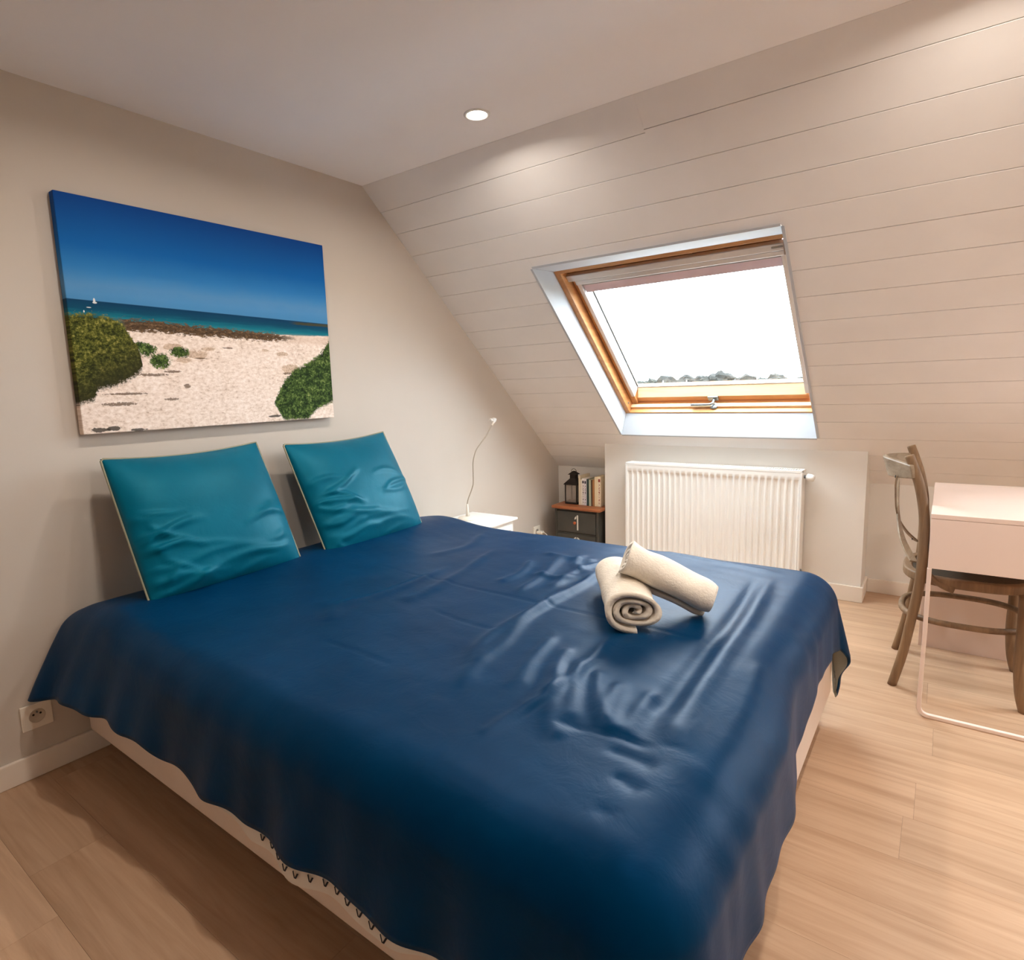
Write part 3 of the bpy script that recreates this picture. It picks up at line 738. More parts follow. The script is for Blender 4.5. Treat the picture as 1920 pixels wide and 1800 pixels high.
# ================================================================== CANVAS PRINT
def beach_mat():
    m = MT('beach_print'); t = m.t
    tcn = t.nodes.new('ShaderNodeTexCoord'); spn = t.nodes.new('ShaderNodeSeparateXYZ')
    t.links.new(tcn.outputs['Generated'], spn.inputs[0])
    u, v = N(t, spn.outputs['Y']), N(t, spn.outputs['Z'])
    cb = t.nodes.new('ShaderNodeCombineXYZ')
    us = u * 1.34
    t.links.new(us.s, cb.inputs[0]); t.links.new(v.s, cb.inputs[1]); vec = cb.outputs[0]
    def curve(pts):
        n = t.nodes.new('ShaderNodeFloatCurve'); c = n.mapping.curves[0]
        c.points[0].location = pts[0]; c.points[1].location = pts[-1]
        for p in pts[1:-1]: c.points.new(*p)
        for p in c.points: p.handle_type = 'VECTOR'
        n.mapping.update(); t.links.new(u.s, n.inputs['Value']); return N(t, n.outputs[0])
    def stretch(sx, sy):
        mp = t.nodes.new('ShaderNodeMapping'); mp.inputs['Scale'].default_value = (sx, sy, 1)
        t.links.new(vec, mp.inputs['Vector']); return mp.outputs[0]
    nb = m.noise(vec, 26, 6, 0.7); nf = m.noise(vec, 75, 5, 0.8); nl = m.noise(vec, 7, 4)
    # sky
    sky = m.ramp(v + (nl - 0.5) * 0.02, [(0.56, hexs(70, 134, 186)), (0.60, hexs(70, 138, 194)), (0.66, hexs(52, 130, 192)), (0.80, hexs(6, 96, 172)), (1.0, hexs(0, 64, 140))])
    haze = (-((v - 0.635 - (nl - 0.5) * 0.06).abs()) + 0.03).step(0.05)
    c = m.mix(haze * 0.25, sky, hexs(128, 160, 190))
    # sea
    hz = curve([(0, 0.571), (1, 0.551)])
    wv = m.noise(stretch(8, 120), 1.0, 4)
    sea = m.ramp((hz - v) * 10.0 + (wv - 0.5) * 0.3, [(0.0, hexs(0, 56, 92)), (0.35, hexs(0, 70, 100)), (0.62, hexs(10, 112, 132)), (1.0, hexs(70, 150, 155))])
    c = m.mix((hz - v).step(0.002), c, sea)
    # far headland
    hl = (((v - 0.541).abs() * -1.0) + 0.007 + (nb - 0.5) * 0.01).step(0.003) * (u - 0.825).step(0.03)
    c = m.mix(hl, c, hexs(64, 66, 52))
    # sand
    sb_ = curve([(0, 0.475), (0.2, 0.470), (0.6, 0.472), (0.83, 0.474), (1, 0.480)])
    foot = m.noise(stretch(46, 70), 1.0, 5, 0.7)
    sand = m.ramp(foot + (nl - 0.5) * 0.3, [(0.27, hexs(166, 140, 120)), (0.40, hexs(222, 204, 190)), (0.58, hexs(244, 230, 220)), (0.75, hexs(252, 244, 238))])
    c = m.mix((sb_ + (nb - 0.5) * 0.012 - v).step(0.004), c, sand)
    wet = (((v - 0.452).abs() * -1.0) + 0.022).step(0.012) * (u - 0.80).step(0.05)
    c = m.mix(wet * 0.5, c, hexs(206, 178, 156))
    # band of dark rocks and seaweed
    rc = curve([(0, 0.475), (0.17, 0.475), (0.26, 0.477), (0.37, 0.468), (0.56, 0.462), (0.70, 0.456), (0.83, 0.458), (1, 0.45)])
    rwid = curve([(0, 0.030), (0.2, 0.028), (0.4, 0.026), (0.7, 0.022), (0.8, 0.012), (0.84, 0.0), (1, 0.0)])
    nr = m.noise(stretch(40, 90), 1.0, 5, 0.7)
    rk = (rwid - (v - rc).abs() + (nr - 0.52) * 0.09).step(0.006) * (rwid * 60.0)._op('MINIMUM', 1.0) * (u - 0.14).step(0.03)
    rkc = m.ramp(nr + (nf - 0.5) * 0.5, [(0.3, hexs(46, 36, 26)), (0.55, hexs(92, 72, 52)), (0.75, hexs(158, 128, 98))])
    c = m.mix(rk, c, rkc)
    # pale stones and tufts
    def ell(cx_, cy_, a, b, amp=0.9, fld=None):
        dx = (u - cx_) * (1 / a); dy = (v - cy_) * (1 / b)
        return (-(dx * dx + dy * dy) + 1.0 + ((fld or nb) - 0.5) * 2.4 * amp).step(0.18)
    stone = m.ramp(nf, [(0.35, hexs(150, 122, 98)), (0.6, hexs(220, 196, 174))])
    for q in ((0.392, 0.352, 0.045, 0.02), (0.443, 0.382, 0.03, 0.008), (0.349, 0.325, 0.03, 0.014), (0.76, 0.367, 0.028, 0.012), (0.79, 0.287, 0.04, 0.026), (0.31, 0.385, 0.03, 0.016), (0.68, 0.385, 0.015, 0.006)):
        c = m.mix(ell(*q, amp=1.7) * 0.85, c, stone)
    for q in ((0.775, 0.262, 0.022, 0.006), (0.41, 0.335, 0.02, 0.004), (0.30, 0.27, 0.028, 0.006), (0.23, 0.255, 0.05, 0.006), (0.12, 0.125, 0.05, 0.008), (0.145, 0.17, 0.06, 0.005), (0.29, 0.14, 0.025, 0.006), (0.35, 0.20, 0.012, 0.01), (0.52, 0.39, 0.02, 0.004)):
        c = m.mix(ell(*q, amp=2.6, fld=nf) * 0.8, c, hexs(92, 68, 48))
    for q in ((0.05, 0.016, 0.03, 0.010), (0.09, 0.018, 0.024, 0.010), (0.17, 0.006, 0.03, 0.006), (0.70, 0.03, 0.03, 0.006)):
        c = m.mix(ell(*q, amp=2.2) * 0.9, c, hexs(60, 56, 50))
    leaf = m.ramp(nf * 0.6 + nb * 0.5, [(0.44, hexs(20, 24, 6)), (0.52, hexs(56, 64, 18)), (0.60, hexs(108, 110, 44)), (0.68, hexs(176, 166, 92))])
    leaf2 = m.ramp(nf * 0.6 + nb * 0.5, [(0.44, hexs(12, 22, 8)), (0.53, hexs(38, 60, 22)), (0.61, hexs(84, 108, 48)), (0.70, hexs(160, 168, 110))])
    for q in ((0.263, 0.318, 0.035, 0.035), (0.335, 0.362, 0.034, 0.026), (0.222, 0.37, 0.032, 0.028), (0.205, 0.385, 0.02, 0.02)):
        c = m.mix(ell(*q, amp=2.2, fld=nf), c, leaf2)
    # left bush
    tp = curve([(0, 0.505), (0.06, 0.514), (0.12, 0.503), (0.157, 0.478), (0.173, 0.43), (0.195, 0.389), (0.205, 0.30), (0.21, 0.0), (1, 0.0)])
    bt = curve([(0, 0.13), (0.045, 0.145), (0.056, 0.188), (0.11, 0.205), (0.156, 0.232), (0.19, 0.262), (0.21, 0.30), (0.22, 0.9), (1, 1.0)])
    lb = (tp - v + (nf - 0.5) * 0.09 + (nb - 0.5) * 0.05).step(0.008) * (v - bt + (nf - 0.5) * 0.09).step(0.012)
    lshade = m.mix((v - bt)._op('MULTIPLY', 5.0, clamp=True), hexs(44, 44, 20), leaf)
    c = m.mix(lb, c, lshade)
    # right bush
    tr_ = curve([(0, 0.0), (0.69, 0.0), (0.702, 0.11), (0.756, 0.223), (0.808, 0.285), (0.883, 0.324), (0.945, 0.375), (1, 0.455)])
    br_ = curve([(0, 0.0), (0.70, 0.10), (0.74, 0.005), (0.86, 0.0), (0.91, 0.055), (1, 0.095)])
    rb = (tr_ - v + (nf - 0.5) * 0.10 + (nb - 0.5) * 0.05).step(0.008) * (v - br_ + (nf - 0.5) * 0.06).step(0.01) * (u - 0.695).step(0.004)
    c = m.mix(rb, c, leaf2)
    # white sail
    for q in ((0.078, 0.570, 0.0032, 0.011), (0.079, 0.562, 0.0065, 0.004), (0.060, 0.540, 0.007, 0.002), (0.045, 0.522, 0.002, 0.005)):
        c = m.mix(ell(*q, amp=0.15), c, hexs(222, 226, 226))
    m.col(c); m.set(Roughness=0.7); m.b.inputs['Specular IOR Level'].default_value = 0.15
    wv2 = m.noise(stretch(300, 300), 1.0, 2); m.bump(wv2, 0.08, 0.001)
    return m.m
pic = thing('canvas_picture', (0.0, -0.918, 1.45), 'large stretched canvas photo print of a sandy beach and blue sea on the left wall', 'picture')
MB().box(0.0035, 0.036, -1.4228, -0.4138, 1.0765, 1.8290).build('canvas', beach_mat(), pic, bevel=0.0025)
fr = MB()
for a in ((-1.41, -0.426, 1.09, 1.125), (-1.41, -0.426, 1.78, 1.815), (-1.41, -1.375, 1.125, 1.78), (-0.461, -0.426, 1.125, 1.78)):
    fr.box(0.0004, 0.0034, *a)
fr.build('stretcher_frame', M_PINE_L, pic)

# ================================================================== BEDSIDE TABLE + LAMP
nsx0, nsx1, nsy0, nsy1, nz = 0.016, 0.35, 0.20, 0.585, 0.455
ns_ = thing('bedside_table', (0.18, 0.39, 0), 'white painted bedside table with a panelled drawer, beside the bed', 'bedside table')
MB().box(nsx0, nsx1, nsy0, nsy1, nz - 0.016, nz).build('top', M_WHITE, ns_, bevel=0.006, seg=3)
MB().box(nsx0 + 0.004, nsx1 - 0.022, nsy0 + 0.02, nsy1 - 0.02, 0.22, nz - 0.0165).build('body', M_WHITE, ns_, bevel=0.003)
dr = MB().box(nsx1 - 0.0215, nsx1 - 0.012, nsy0 + 0.042, nsy1 - 0.042, 0.29, nz - 0.034).build('drawer', M_WHITE, ns_, bevel=0.002)
bd = MB()
for a in ((nsy0 + 0.055, nsy1 - 0.055, 0.405 - 0.012, 0.405), (nsy0 + 0.055, nsy1 - 0.055, 0.305, 0.317), (nsy0 + 0.055, nsy0 + 0.067, 0.317, 0.393), (nsy1 - 0.067, nsy1 - 0.055, 0.317, 0.393)):
    bd.box(nsx1 - 0.0122, nsx1 - 0.008, *a)
bd.build('moulding', M_WHITE, dr, bevel=0.001)
MB().lathe([(0.006, 0), (0.006, 0.01), (0.013, 0.016), (0.012, 0.024), (0.0, 0.027)], (nsx1 - 0.012, 0.39, 0.355), (1, 0, 0), 20).build('knob', M_WHITE, dr)
for ax_ in (nsx0 + 0.006, nsx1 - 0.047):
    for ay in (nsy0 + 0.02, nsy1 - 0.045):
        MB().box(ax_, ax_ + 0.025, ay, ay + 0.025, 0.0, 0.22).build('leg', M_WHITE, ns_, bevel=0.002)

lp = thing('reading_lamp', (0.13, 0.40, nz), 'thin white gooseneck reading lamp standing on the bedside table', 'lamp')
MB().lathe([(0.050, 0), (0.052, 0.006), (0.048, 0.014), (0.02, 0.018)], (0.13, 0.392, nz), (0, 0, 1), 32).build('base', M_PLASTIC, lp)
MB().lathe([(0.011, 0.017), (0.008, 0.05), (0.006, 0.085), (0.004, 0.088)], (0.13, 0.400, nz), (0, 0, 1), 16).build('stem', M_PLASTIC, lp)
gp = [(0.13, 0.400, 0.54), (0.13, 0.412, 0.57), (0.13, 0.444, 0.615), (0.13, 0.461, 0.650), (0.13, 0.464, 0.70), (0.13, 0.466, 0.766), (0.13, 0.480, 0.808), (0.13, 0.503, 0.843), (0.13, 0.552, 0.880), (0.13, 0.601, 0.915), (0.13, 0.640, 0.955), (0.13, 0.662, 0.975)]
MB().tube(smooth_path(gp, 5), 0.0032, 8).build('gooseneck', plain('gooseneck_metal', hexs(168, 156, 138), 0.5, 0.3), lp)
MB().tube([(0.13, 0.658, 0.970), (0.13, 0.674, 0.990)], [0.005, 0.006], 10).build('collar', M_PLASTIC, lp)
hd_ = MB().lathe([(0.004, -0.006), (0.009, 0.0), (0.017, 0.012), (0.019, 0.018), (0.014, 0.018), (0.006, 0.008)], (0.13, 0.676, 0.988), (-0.3, 0.35, 0.5), 20).build('lamp_head', M_WHITE, lp)
MB().tube([(0.128, 0.672, 0.995), (0.12, 0.655, 1.006)], [0.006, 0.008], 10).build('switch', M_WHITE, hd_)

# ------------------------------------------------------------------ sockets
def socket(loc, label):
    x, yy, zz = loc
    o = thing('wall_socket', loc, label, 'socket')
    m = MB().box(0.0004, 0.009, yy - 0.0415, yy + 0.0415, zz - 0.0405, zz + 0.0405)
    m.build('plate', M_PLASTIC, o, bevel=0.002)
    w = MB().lathe([(0.0, 0.0001), (0.0195, 0.0001), (0.0205, 0.0012), (0.0220, 0.0012), (0.0225, 0.0)], (0.0092, yy, zz), (1, 0, 0), 32).build('well', plain('socket_well', hexs(196, 184, 168), 0.4), o)
    for dy, dz in ((-0.0095, 0.0), (0.0095, 0.0)):
        a = math.radians(14); yy2 = yy + dy; zz2 = zz + dz + 0.006
        MB().lathe([(0.0032, 0.0002), (0.0032, 0.0012)], (0.0092, yy2, zz2), (1, 0, 0), 14).build('pin_hole', M_DARK, o)
    MB().lathe([(0.0030, 0), (0.0030, 0.005), (0.0022, 0.007)], (0.0092, yy, zz + 0.0135), (1, 0, 0), 12).build('earth_pin', M_STEEL, o)
socket((0.0, -1.643, 0.199), 'white wall socket low on the left wall, just left of the duvet corner')
socket((0.0, 1.310, 0.175), 'white wall socket behind the bedside table with a charger plugged in')
ch = thing('charger', (0.012, 1.31, 0.175), 'white phone charger with a thin cable plugged into the far socket', 'charger')
MB().box(0.0108, 0.060, 1.294, 1.328, 0.163, 0.183).build('plug_body', M_PLASTIC, ch, bevel=0.005, seg=3)
MB().tube(smooth_path([(0.058, 1.311, 0.176), (0.082, 1.311, 0.168), (0.094, 1.308, 0.150), (0.082, 1.302, 0.12), (0.06, 1.295, 0.06), (0.05, 1.28, 0.003)], 6), 0.0022, 8).build('cable', M_PLASTIC, ch)

# ================================================================== SMALL CABINET IN THE NICHE
cb = thing('drawer_cabinet', (0.295, 1.49, 0), 'small charcoal drawer cabinet with reddish wood top in the niche', 'cabinet')
cx0, cx1, cy0, cy1 = 0.127, 0.462, 1.362, 1.605
MB().box(cx0 - 0.018, cx1 + 0.020, cy0 - 0.020, cy1 + 0.01, 0.350, 0.371).build('top', M_CHARTOP, cb, bevel=0.006, seg=3)
bm_ = MB()
bm_.box(cx0, cx0 + 0.018, cy0, cy1, 0.0, 0.349).box(cx1 - 0.018, cx1, cy0, cy1, 0.0, 0.349)
bm_.box(cx0 + 0.018, cx1 - 0.018, cy1 - 0.012, cy1, 0.02, 0.349).box(cx0 + 0.018, cx1 - 0.018, cy0 + 0.004, cy1 - 0.012, 0.02, 0.032)
bm_.box(cx0 + 0.018, cx1 - 0.018, cy0 + 0.004, cy1 - 0.012, 0.337, 0.349)
for z in (0.183, 0.03): bm_.box(cx0 + 0.018, cx1 - 0.018, cy0 + 0.002, cy0 + 0.05, z - 0.004, z + 0.004)
bm_.build('carcass', M_CHARCOAL, cb, bevel=0.0015)
def drawer(z0, z1, digit):
    d = MB().box(cx0 + 0.021, cx1 - 0.021, cy0 - 0.004, cy0 + 0.014, z0, z1).build('drawer', M_CHARCOAL, cb, bevel=0.003)
    xm = 0.5 * (cx0 + cx1) + 0.004; zm = 0.5 * (z0 + z1); f0, f1 = cy0 - 0.0056, cy0 - 0.0042
    g = MB()
    if digit == 1:
        g.box(xm + 0.004, xm + 0.0135, f0, f1, zm - 0.052, zm + 0.052)
        g.hexa([(xm - 0.016, f0, zm + 0.020), (xm - 0.016, f1, zm + 0.020), (xm - 0.002, f1, zm + 0.026), (xm - 0.002, f0, zm + 0.026), (xm - 0.012, f0, zm + 0.036), (xm - 0.012, f1, zm + 0.036), (xm + 0.000, f1, zm + 0.046), (xm + 0.000, f0, zm + 0.046)])
    else:   # stencilled 2
        c0 = zm + 0.026
        for a0, a1 in ((100, 178), (-35, 82)):
            pts = [(xm + 0.022 * math.cos(math.radians(a0 + (a1 - a0) * i / 10)), (f0 + f1) / 2, c0 + 0.024 * math.sin(math.radians(a0 + (a1 - a0) * i / 10))) for i in range(11)]
            g.strip(pts, (0, 1, 0), f1 - f0, 0.009)
        g.strip([(xm + 0.016, (f0 + f1) / 2, c0 - 0.018), (xm - 0.020, (f0 + f1) / 2, zm - 0.042)], (0, 1, 0), f1 - f0, 0.009)
        g.box(xm - 0.024, xm + 0.024, f0, f1, zm - 0.052, zm - 0.043)
    tag(g.build('numeral', M_STENCIL, d), 'white stencilled number %d' % digit)
    MB().lathe([(0.004, 0), (0.004, 0.008), (0.010, 0.013), (0.011, 0.018), (0.0, 0.022)], (xm - 0.006, cy0 - 0.004, zm), (0, -1, 0), 16).build('knob', M_COPPER, d)
drawer(0.190, 0.334, 1)
drawer(0.036, 0.177, 2)

# lantern
ZT = 0.3715
ln = thing('lantern', (0.218, 1.475, ZT), 'small black metal candle lantern on the niche cabinet', 'lantern')
lx, ly, lw = 0.218, 1.475, 0.044
MB().box(lx - lw - 0.004, lx + lw + 0.004, ly - lw - 0.004, ly + lw + 0.004, ZT, ZT + 0.014).build('base', M_IRON, ln, bevel=0.003)
for a in (-1, 1):
    for b in (-1, 1):
        MB().box(lx + a * lw - 0.0035, lx + a * lw + 0.0035, ly + b * lw - 0.0035, ly + b * lw + 0.0035, ZT + 0.0142, ZT + 0.135).build('post', M_IRON, ln)
for a in (-1, 1):
    MB().box(lx - lw + 0.004, lx + lw - 0.004, ly + a * lw - 0.001, ly + a * lw + 0.001, ZT + 0.0145, ZT + 0.1345).build('pane', M_LANTGLASS, ln)
    MB().box(lx + a * lw - 0.001, lx + a * lw + 0.001, ly - lw + 0.004, ly + lw - 0.004, ZT + 0.0145, ZT + 0.1345).build('pane', M_LANTGLASS, ln)
def frustum(x, yy, z0, w0, z1, w1):
    return [(x - w0, yy - w0, z0), (x + w0, yy - w0, z0), (x + w0, yy + w0, z0), (x - w0, yy + w0, z0), (x - w1, yy - w1, z1), (x + w1, yy - w1, z1), (x + w1, yy + w1, z1), (x - w1, yy + w1, z1)]
rf = MB().hexa(frustum(lx, ly, ZT + 0.1355, 0.053, ZT + 0.142, 0.053)).hexa(frustum(lx, ly, ZT + 0.142, 0.052, ZT + 0.176, 0.022))
rf.build('roof', M_IRON, ln)
MB().hexa(frustum(lx, ly, ZT + 0.1762, 0.021, ZT + 0.204, 0.021)).hexa(frustum(lx, ly, ZT + 0.2042, 0.031, ZT + 0.2065, 0.031)).hexa(frustum(lx, ly, ZT + 0.2065, 0.030, ZT + 0.228, 0.006)).build('chimney', M_IRON, ln)
MB().tube([(lx + 0.019 * math.cos(t), ly, ZT + 0.228 + 0.019 * math.sin(t) - 0.004) for t in [2 * math.pi * i / 24 for i in range(24)]], 0.0018, 6, closed=True).build('ring', M_IRON, ln)

# books on the cabinet
def book_mat(name, c, ink=None):
    m = MT(name); t = m.t; v = m.coord('Generated')
    base = m.ramp(m.noise(v, 5, 3), [(0.3, tuple(x * 0.92 for x in c[:3]) + (1,)), (0.7, c)])
    if ink is not None:
        spn = t.nodes.new('ShaderNodeSeparateXYZ'); t.links.new(v, spn.inputs[0])
        z = N(t, spn.outputs['Z']); xx = N(t, spn.outputs['X'])
        nz_ = m.noise(m.coord('Generated', (3, 0.2, 26)), 1.0, 3)
        msk = (nz_ - 0.52).step(0.02) * (-((z - 0.45).abs()) + 0.36).step(0.01) * (-((xx - 0.5).abs()) + 0.22).step(0.03)
        base = m.mix(msk, base, ink)
        top = (-((z - 0.87).abs()) + 0.05).step(0.005) * (-((xx - 0.5).abs()) + 0.34).step(0.03)
        base = m.mix(top, base, ink)
    m.col(base); m.set(Roughness=0.6); return m.m
M_PAGES = plain('book_pages', hexs(228, 212, 180), 0.9, var=0.05, scale=40)
bks = [('cream hardback, tallest book next to the lantern', 0.0135, 0.204, 0.14, hexs(226, 212, 186), None),
       ('thin off-white paperback second from the lantern', 0.0095, 0.178, 0.12, hexs(232, 222, 204), None),
       ('white paperback with dark spine lettering, third from the lantern', 0.0175, 0.185, 0.12, hexs(236, 228, 222), hexs(48, 40, 52)),
       ('whitish lilac paperback with dark spine lettering, fourth from the lantern', 0.0175, 0.184, 0.12, hexs(226, 218, 222), hexs(40, 34, 60)),
       ('dark green book in the middle of the row', 0.0195, 0.183, 0.118, hexs(44, 66, 62), None),
       ('pale grey-green paperback right of the dark green book', 0.0135, 0.180, 0.118, hexs(180, 184, 160), None),
       ('dark brown slim book', 0.010, 0.178, 0.118, hexs(84, 56, 40), None),
       ('orange-brown paperback left of the thick cream book', 0.0135, 0.182, 0.118, hexs(170, 118, 72), None),
       ('thick cream paperback near the right end of the row', 0.0235, 0.202, 0.125, hexs(234, 214, 176), None),
       ('cream book with reddish spine print at right end of row', 0.0215, 0.205, 0.125, hexs(236, 220, 192), hexs(150, 60, 44))]
bx = 0.2775
for i, (lb_, w, h, dp, c, ink) in enumerate(bks):
    yf = 1.432 + random.uniform(-0.003, 0.004)
    o = thing('book', (bx + w / 2, yf + dp / 2, ZT), lb_ + ' on the cabinet', 'book', 'books on the niche cabinet')
    MB().box(bx + 0.0015, bx + w - 0.0015, yf + 0.003, yf + dp - 0.003, ZT + 0.003, ZT + h - 0.003).build('pages', M_PAGES, o)
    cv = MB().box(bx, bx + w, yf - 0.001, yf + 0.0028, ZT, ZT + h).box(bx, bx + 0.0014, yf + 0.0028, yf + dp, ZT, ZT + h).box(bx + w - 0.0014, bx + w, yf + 0.0028, yf + dp, ZT, ZT + h)
    cv.build('cover', book_mat('book_cover', c, ink), o)
    bx += w + 0.0007

# ================================================================== RADIATOR
RX0, RX1, RZ0, RZ1, RYF, RYB = 0.681, 1.685, 0.102, 0.702, 1.300, 1.398
rad = thing('radiator', ((RX0 + RX1) / 2, 1.35, RZ0), 'white ribbed panel radiator on the low wall under the skylight', 'radiator')
MB().box(RX0 + 0.006, RX1 - 0.006, RYF + 0.012, RYF + 0.02, RZ0 + 0.01, RZ1 - 0.012).build('front_plate', M_WHITE, rad)
def flute_sheet(nf=29):
    # pressed steel sheet: recessed flutes with rounded closed ends
    zc = [RZ0 + 0.002, RZ0 + 0.02, RZ0 + 0.033, RZ0 + 0.036, RZ0 + 0.040, RZ0 + 0.046, RZ0 + 0.054, RZ0 + 0.2, RZ0 + 0.4, RZ1 - 0.070, RZ1 - 0.062, RZ1 - 0.056, RZ1 - 0.052, RZ1 - 0.049, RZ1 - 0.03, RZ1 - 0.014]
    env = [0, 0, 0, .25, .55, .85, 1, 1, 1, 1, .85, .55, .25, 0, 0, 0]
    per = 14; x0, x1 = RX0 + 0.012, RX1 - 0.012; P = []
    for i in range(nf * per + 1):
        q = i / per; f = q - math.floor(q)
        a = abs(f - 0.5) * 2            # 0 in the middle of a flute, 1 at the ridge between
        dpt = 1 - min(1, max(0, (a - 0.46) / 0.34)); dpt = dpt * dpt * (3 - 2 * dpt)
        P.append([(x0 + (x1 - x0) * i / (nf * per), RYF + 0.0088 * dpt * e, z) for z, e in zip(zc, env)])
    return MB().grid(P)
flute_sheet().build('fluted_panel', M_WHITE, rad)
for x0, x1 in ((RX0, RX0 + 0.0118), (RX1 - 0.0118, RX1)):
    MB().box(x0, x1, RYF - 0.001, RYF + 0.03, RZ0, RZ1 - 0.012).build('edge_rim', M_WHITE, rad, bevel=0.004, seg=3)
for x0, x1 in ((RX0 + 0.001, RX0 + 0.003), (RX1 - 0.003, RX1 - 0.001)):
    MB().box(x0, x1, RYF + 0.031, RYB - 0.004, RZ0 + 0.01, RZ1 - 0.001).build('side_panel', M_WHITE, rad, bevel=0.0008)
MB().box(RX0 + 0.012, RX1 - 0.012, RYB - 0.018, RYB - 0.004, RZ0 + 0.004, RZ1 - 0.012).build('rear_plate', M_WHITE, rad, bevel=0.003)
tg = MB().box(RX0 + 0.003, RX1 - 0.003, RYF - 0.001, RYF + 0.014, RZ1 - 0.0135, RZ1).box(RX0 + 0.003, RX1 - 0.003, RYB - 0.02, RYB - 0.004, RZ1 - 0.0115, RZ1)
for i in range(84):
    xx = RX0 + 0.008 + i * 0.01185
    tg.box(xx, xx + 0.006, RYF + 0.0142, RYB - 0.0202, RZ1 - 0.006, RZ1 - 0.001)
for xx in (RX0 + 0.003, 0.5 * (RX0 + RX1) - 0.006, RX1 - 0.023): tg.box(xx, xx + 0.02, RYF + 0.0142, RYB - 0.0202, RZ1 - 0.002, RZ1)
tg.build('top_grille', M_WHITE, rad, bevel=0.0012)
vl = MB().tube([(RX1 - 0.003, 1.352, 0.664), (RX1 + 0.012, 1.352, 0.664)], 0.009, 14).build('valve', M_STEEL, rad)
MB().lathe([(0.012, 0), (0.018, 0.004), (0.0195, 0.02), (0.017, 0.036), (0.008, 0.041)], (RX1 + 0.012, 1.352, 0.664), (1, -0.35, -0.12), 24).build('valve_knob', M_WHITE, vl)
MB().lathe([(0.008, 0), (0.008, 0.008), (0.004, 0.01)], (RX1 - 0.001, 1.34, 0.15), (1, 0, 0), 8).build('drain_plug', M_STEEL, rad)
MB().tube(smooth_path([(RX0 + 0.02, 1.352, 0.108), (RX0 - 0.012, 1.352, 0.118), (RX0 - 0.022, 1.352, 0.10), (RX0 - 0.024, 1.352, 0.0)], 6), 0.008, 12).build('pipe', M_STEEL, rad)
for xx in (RX0 + 0.15, RX1 - 0.15):
    MB().box(xx, xx + 0.03, RYB - 0.0038, BY - 0.0005, 0.2, 0.62).build('bracket', M_STEEL, rad)

# ================================================================== DESK
dk = thing('desk', (2.5, 0.62, 0), 'white desk with shallow drawer case and metal loop leg beside the bentwood chair', 'desk')
DX0, DX1_, DYN, DYF, DZT = 2.25, 2.75, 0.255, 1.0, 0.722
MB().box(DX0, DX1_, DYN, DYF, DZT - 0.016, DZT).build('top', M_DESK, dk, bevel=0.0015)
cs = MB().box(DX0 + 0.001, DX1_ - 0.001, DYN + 0.001, DYN + 0.014, 0.535, DZT - 0.0168).box(DX0 + 0.02, DX1_ - 0.001, DYF - 0.014, DYF - 0.001, 0.535, DZT - 0.0168)
cs.box(DX1_ - 0.014, DX1_ - 0.001, DYN + 0.014, DYF - 0.014, 0.535, DZT - 0.0168).box(DX0 + 0.02, DX1_ - 0.014, DYN + 0.014, DYF - 0.014, 0.535, 0.548)
cs.build('drawer_case', M_DESK, dk, bevel=0.001)
MB().box(DX0 + 0.002, DX0 + 0.018, DYN + 0.016, DYF - 0.003, 0.537, DZT - 0.022).build('drawer', M_DESK, dk, bevel=0.001)
t_ = 0.0065; xl, xr = DX0 + 0.006, DX1_ - 0.008
loop = [(xl, DYN + 0.008, 0.5345), (xl, DYN + 0.008, 0.30), (xl - 0.002, DYN + 0.008, 0.05)]
loop += [(xl - 0.002 + 0.028 * (1 - math.cos(a)), DYN + 0.008, 0.0345 - 0.028 * math.sin(a)) for a in [math.pi / 2 * i / 6 for i in range(7)]]
loop += [(2.4, DYN + 0.008, 0.0065), (xr - 0.03, DYN + 0.008, 0.0065)]
loop += [(xr - 0.028 + 0.028 * math.sin(a), DYN + 0.008, 0.0345 - 0.028 * math.cos(a)) for a in [math.pi / 2 * i / 6 for i in range(1, 7)]]
loop += [(xr, DYN + 0.008, 0.3), (xr, DYN + 0.008, 0.5345)]
MB().strip(loop, (0, 1, 0), 0.016, 0.013).build('loop_leg', M_DESK, dk, bevel=0.002)
MB().box(2.232, DX1_, 0.945, 0.961, 0.0, 0.5345).build('side_panel', M_DESK, dk, bevel=0.001)

# ================================================================== CHAIR
chr_ = thing('cross_back_chair', (2.36, 0.66, 0), 'weathered bentwood chair with crossed back straps, pushed under the white desk', 'chair')
near = [(2.164, 0.0), (2.191, 0.13), (2.211, 0.276), (2.228, 0.411), (2.233, 0.534), (2.231, 0.634), (2.225, 0.70), (2.21, 0.777), (2.19, 0.842), (2.172, 0.892)]
for ya, yb in ((0.470, 0.470), (0.850, 0.850)):
    dx = 0.0 if ya < 0.6 else -0.010
    pts = smooth_path([(x + dx, ya, z) for x, z in near], 5)
    rr = [0.0155 + 0.002 * math.sin(math.pi * i / (len(pts) - 1)) for i in range(len(pts))]
    MB().tube(pts, rr, 12).build('back_post', M_FRAMEWOOD, chr_)
crest = smooth_path([(2.188, 0.452, 0.835), (2.150, 0.52, 0.833), (2.108, 0.60, 0.832), (2.096, 0.66, 0.832), (2.104, 0.72, 0.832), (2.140, 0.80, 0.833), (2.178, 0.868, 0.835)], 5)
nn_ = len(crest)
MB().strip(crest, [(-0.28, 0, 1)] * nn_, [0.050 + 0.032 * math.sin(math.pi * i / (nn_ - 1)) for i in range(nn_)], 0.016).build('crest_rail', M_CREST, chr_, bevel=0.005, seg=3)
